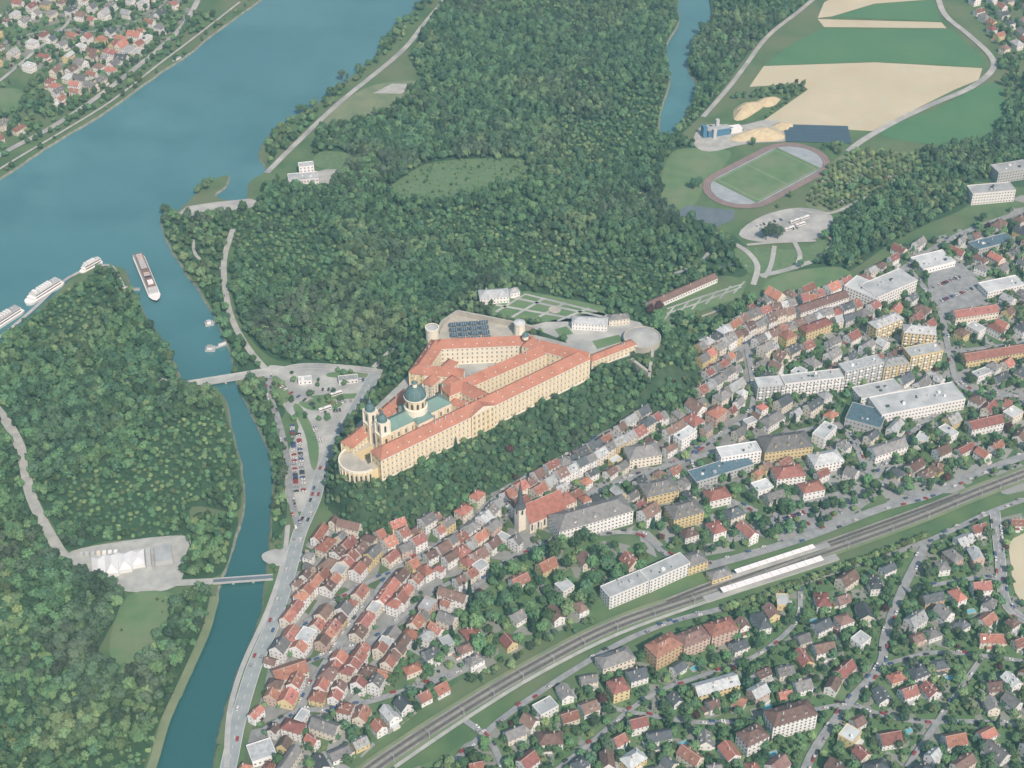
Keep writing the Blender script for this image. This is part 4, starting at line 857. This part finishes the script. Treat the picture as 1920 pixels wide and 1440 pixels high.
forest('forest',[(800,-60),(1262,-60),(1265,0),(1270,40),(1243,90),(1252,150),(1236,215),(1238,258),(1310,272),(1280,290),(1240,300),(1232,350),(1262,385),(1260,410),(1340,440),(1350,455),(1290,500),(1240,575),(1150,580),(980,560),(860,600),(780,690),(640,700),(540,680),(500,665),(460,620),(432,540),(440,440),(400,400),(480,392),(500,350),(540,350),(600,345),(620,310),(590,300),(600,240),(660,230),(750,190),(790,150),(770,110),(800,60),(850,-20)],5.7,WF)
forest('forest',[(1345,-60),(1560,-60),(1505,10),(1440,62),(1395,110),(1360,160),(1325,205),(1290,240),(1262,262),(1285,215),(1312,165),(1294,130),(1300,85),(1334,40)],6,WF)
forest('riverside_trees',[(850,-50),(800,25),(745,85),(640,180),(560,255),(500,320),(487,290),(520,240),(600,190),(645,155),(700,108),(740,55),(810,-20)],8,WL,prob=.65,floor=False)
forest('forest',[(200,508),(228,520),(248,555),(272,600),(310,660),(328,700),(345,725),(408,742),(430,805),(446,870),(452,930),(440,960),(360,950),(345,1000),(200,1015),(130,1032),(103,990),(66,920),(50,840),(20,790),(-60,720),(-100,725),(0,655),(60,600),(110,555)],6,WL)
forest('forest',[(-100,760),(0,790),(28,840),(48,930),(90,1020),(122,1062),(150,1080),(235,1115),(205,1180),(180,1240),(230,1260),(265,1255),(320,1170),(340,1115),(395,1110),(388,1150),(350,1250),(300,1350),(270,1440),(230,1560),(-300,1600),(-300,800)],6,WL)
forest('forest',[(345,985),(440,965),(438,1010),(412,1078),(335,1085),(352,1040)],6.4,WL)
forest('riverside_trees',[(303,400),(340,408),(430,405),(432,440),(415,490),(420,550),(432,600),(455,650),(490,690),(440,700),(436,665),(410,605),(385,555),(350,505),(316,450)],6.6,WL,prob=.85)
forest('riverside_trees',[(445,725),(495,715),(535,765),(520,800),(535,850),(538,920),(535,985),(510,1010),(516,900),(502,830),(475,770)],6.6,WL,prob=.9)
forest('riverside_bushes',[(510,1010),(540,1000),(510,1120),(470,1230),(440,1320),(415,1440),(404,1440),(432,1305),(460,1232),(495,1150),(505,1080)],5,WL,prob=.6,smin=.25,smax=.6,floor=False)
forest('riverside_trees',[(362,362),(372,340),(392,330),(410,332),(395,350),(378,366)],6,WL,floor=False)
mark(PL(CLR),occT,val=False); forest('meadow_bushes',CLR,5,WL,prob=.4,smin=.12,smax=.4,floor=False)
mark(PL([(248,1122),(328,1122),(305,1175),(262,1240),(215,1222)]),occT,val=False); forest('meadow_bushes',[(240,1118),(335,1118),(310,1180),(262,1250),(205,1225)],5,WL,prob=.12,smin=.12,smax=.35,floor=False)
forest('woodland',[(1560,420),(1640,375),(1725,315),(1730,285),(1830,275),(1868,245),(1890,190),(1990,150),(1990,340),(1820,340),(1815,385),(1740,420),(1680,450),(1590,510),(1560,500),(1440,520),(1520,480)],6.4,WF)
forest('woodland',[(1870,100),(1990,110),(1990,150),(1885,185)],8,WF,prob=.5,floor=False)
forest('woodland',[(1225,590),(1330,600),(1410,560),(1420,600),(1400,620),(1330,660),(1250,700),(1225,720)],7,WL,prob=.75)
forest('woodland',[(1240,575),(1345,440),(1400,465),(1405,500),(1390,520),(1340,520)],7,WF,prob=.85)
forest('hedgerow',[(1368,185),(1440,168),(1500,155),(1515,168),(1440,225),(1430,222),(1480,178),(1400,190)],7,WL,prob=.8,smin=.5,smax=.8,floor=False)
forest('stadium_trees',[(1370,275),(1540,262),(1590,275),(1540,330),(1450,400),(1430,410),(1470,375),(1555,285)],8,WL,prob=.7,smin=.6,smax=.9,floor=False)
forest('car_park_trees',[(500,700),(700,697),(690,742),(640,795),(560,800),(530,760)],9,WL,prob=.3,smin=.35,smax=.7,floor=False)
forest('car_park_trees',[(1425,440),(1470,430),(1475,450),(1430,455)],5,WF,prob=0.0,floor=False)
forest('park_trees',D['park'],8,WT,prob=.66,floor=False,smin=.7,smax=1.4)
forest('railway_hedge',[(870,1270),(1000,1210),(1130,1150),(1150,1165),(1010,1235),(890,1305)],7,WT,prob=.6,floor=False,smin=.4,smax=.9)
forest('far_bank_trees',[(-80,240),(0,160),(100,140),(85,215),(180,165),(280,90),(340,30),(420,30),(350,90),(240,170),(100,250),(0,300),(-80,345)],8,WL,prob=.65,floor=False,smin=.6,smax=1)
forest('far_bank_trees',[(-100,420),(0,322),(200,198),(340,98),(480,-10),(500,-5),(350,105),(200,210),(0,335),(-100,400)],9,WL,prob=.4,floor=False,smin=.4,smax=.8)
a,b=P(1520,380),P(1720,300); d=(b-a).normalized(); nn=Vector((-d.y,d.x,0)); poly=[(p.x,p.y) for p in PL([(1510,385),(1545,320),(1600,285),(1720,290),(1725,315),(1640,370),(1570,400)])]; pts=[]
for i in range(-5,30):
    for j in range(-10,18):
        q=a+d*i*7.5+nn*j*8.5
        if pip(np.array([q.x]),np.array([q.y]),poly)[0]: pts.append((q.x,q.y,0))
scatter('orchard_trees',pts,[.3,0,.3,0,6,0,0,0],.65,1.0)
gx=np.arange(x0,x1,5.0); gy=np.arange(y0,y1,4.4); X,Y=np.meshgrid(gx,gy); x=(X+rng.uniform(-2.2,2.2,X.shape)).ravel(); y=(Y+rng.uniform(-2.2,2.2,Y.shape)).ravel(); z=gz(x,y)
k=(z>.5)&(z<29.3)&~look(occT,x,y)&~look(water,x,y); tot+=scatter('slope_woodland',np.stack([x[k],y[k],z[k]-.5],1),[3,5,3,5,.2,.1,0,.6],.35,.8)
k=(z>=29.3)&~look(occT,x,y)&(rng.random(x.shape)<.6); tot+=scatter('hilltop_trees',np.stack([x[k],y[k],z[k]-.5],1),WL,.4,.75)
def towntrees(key,sp,prob,smin,smax,wts=WT,cap=900):
    poly=[(p.x,p.y) for p in PL(D[key])]; x,y=hexpts(poly,sp,prob); w=np.array(wts,float)/sum(wts)
    for a,b in list(zip(x,y))[:cap]:
        i=int(rng.choice(len(w),p=w)); s=random.uniform(smin,smax)
        o=bpy.data.objects.new('conifer_tree' if i==5 else 'deciduous_tree',TM[i]); o.location=(a,b,zat(a,b)-.1); o.scale=(s*random.uniform(.9,1.1),s,s*random.uniform(.85,1.1)); o.rotation_euler=(0,0,random.uniform(0,6.28)); S.collection.objects.link(o)
for kk,sp,pr,a,b in (('old',9,.35,.3,.6),('mid',8,.6,.35,.85),('east',8,.7,.4,.95),('stn',8,.75,.5,1),('south',7,.72,.35,.95),('low',8,.75,.45,1),('vil',9,.7,.4,.85),('ne',9,.5,.5,.9)): towntrees(kk,sp,pr,a,b,cap=2600)
forest('garden_shrubs',D['south'],4,WT,prob=.4,smin=.12,smax=.34,floor=False); forest('garden_shrubs',D['east'],4.5,WT,prob=.35,smin=.15,smax=.34,floor=False); forest('garden_shrubs',D['low'],5,WT,prob=.4,smin=.15,smax=.35,floor=False); forest('garden_shrubs',D['mid'],5,WT,prob=.3,smin=.15,smax=.35,floor=False)
for q,i,s in (((1285,862),4,1.1),((1445,445),1,1.5),((1458,448),1,1.4),((1436,450),3,1.3),((1300,355),1,1.2),((1310,352),3,1.1),((642,150),3,1.1),((1220,590),6,1.2),((1235,582),6,1.1)):
    p=P(*q); o=bpy.data.objects.new('deciduous_tree',TM[i]); o.location=(p.x,p.y,zat(p.x,p.y)); o.scale=(s,s,s); S.collection.objects.link(o)
pp=smooth(PL([(1360,1140),(1500,1090),(1640,1040),(1740,1000)]),False,6)
for i in range(len(pp)-1):
    for t in (0,.5):
        q=pp[i].lerp(pp[i+1],t); o=bpy.data.objects.new('avenue_tree',TM[4]); o.location=(q.x,q.y-4,0); s=random.uniform(.7,1); o.scale=(s,s,s); o.rotation_euler=(0,0,i); S.collection.objects.link(o)
# ---------- atmosphere
hm=bpy.data.materials.new('atmosphere_haze'); hm.use_nodes=True; t=hm.node_tree; t.nodes.remove(t.nodes['Principled BSDF']); vs=t.nodes.new('ShaderNodeVolumeScatter'); vs.inputs['Color'].default_value=(0.40,0.86,1,1); vs.inputs['Density'].default_value=1.55e-4; vs.inputs['Anisotropy'].default_value=0.2
t.links.new(vs.outputs[0],t.nodes['Material Output'].inputs['Volume']); M['haze']=hm
mb=MB(); mb.box(-9000,9000,-3000,12000,-10,1500,'haze',bot=True); mb.obj('atmosphere_haze')
print('TREES',tot,'OBJ',len(bpy.data.objects),c1,c2_,c3_)
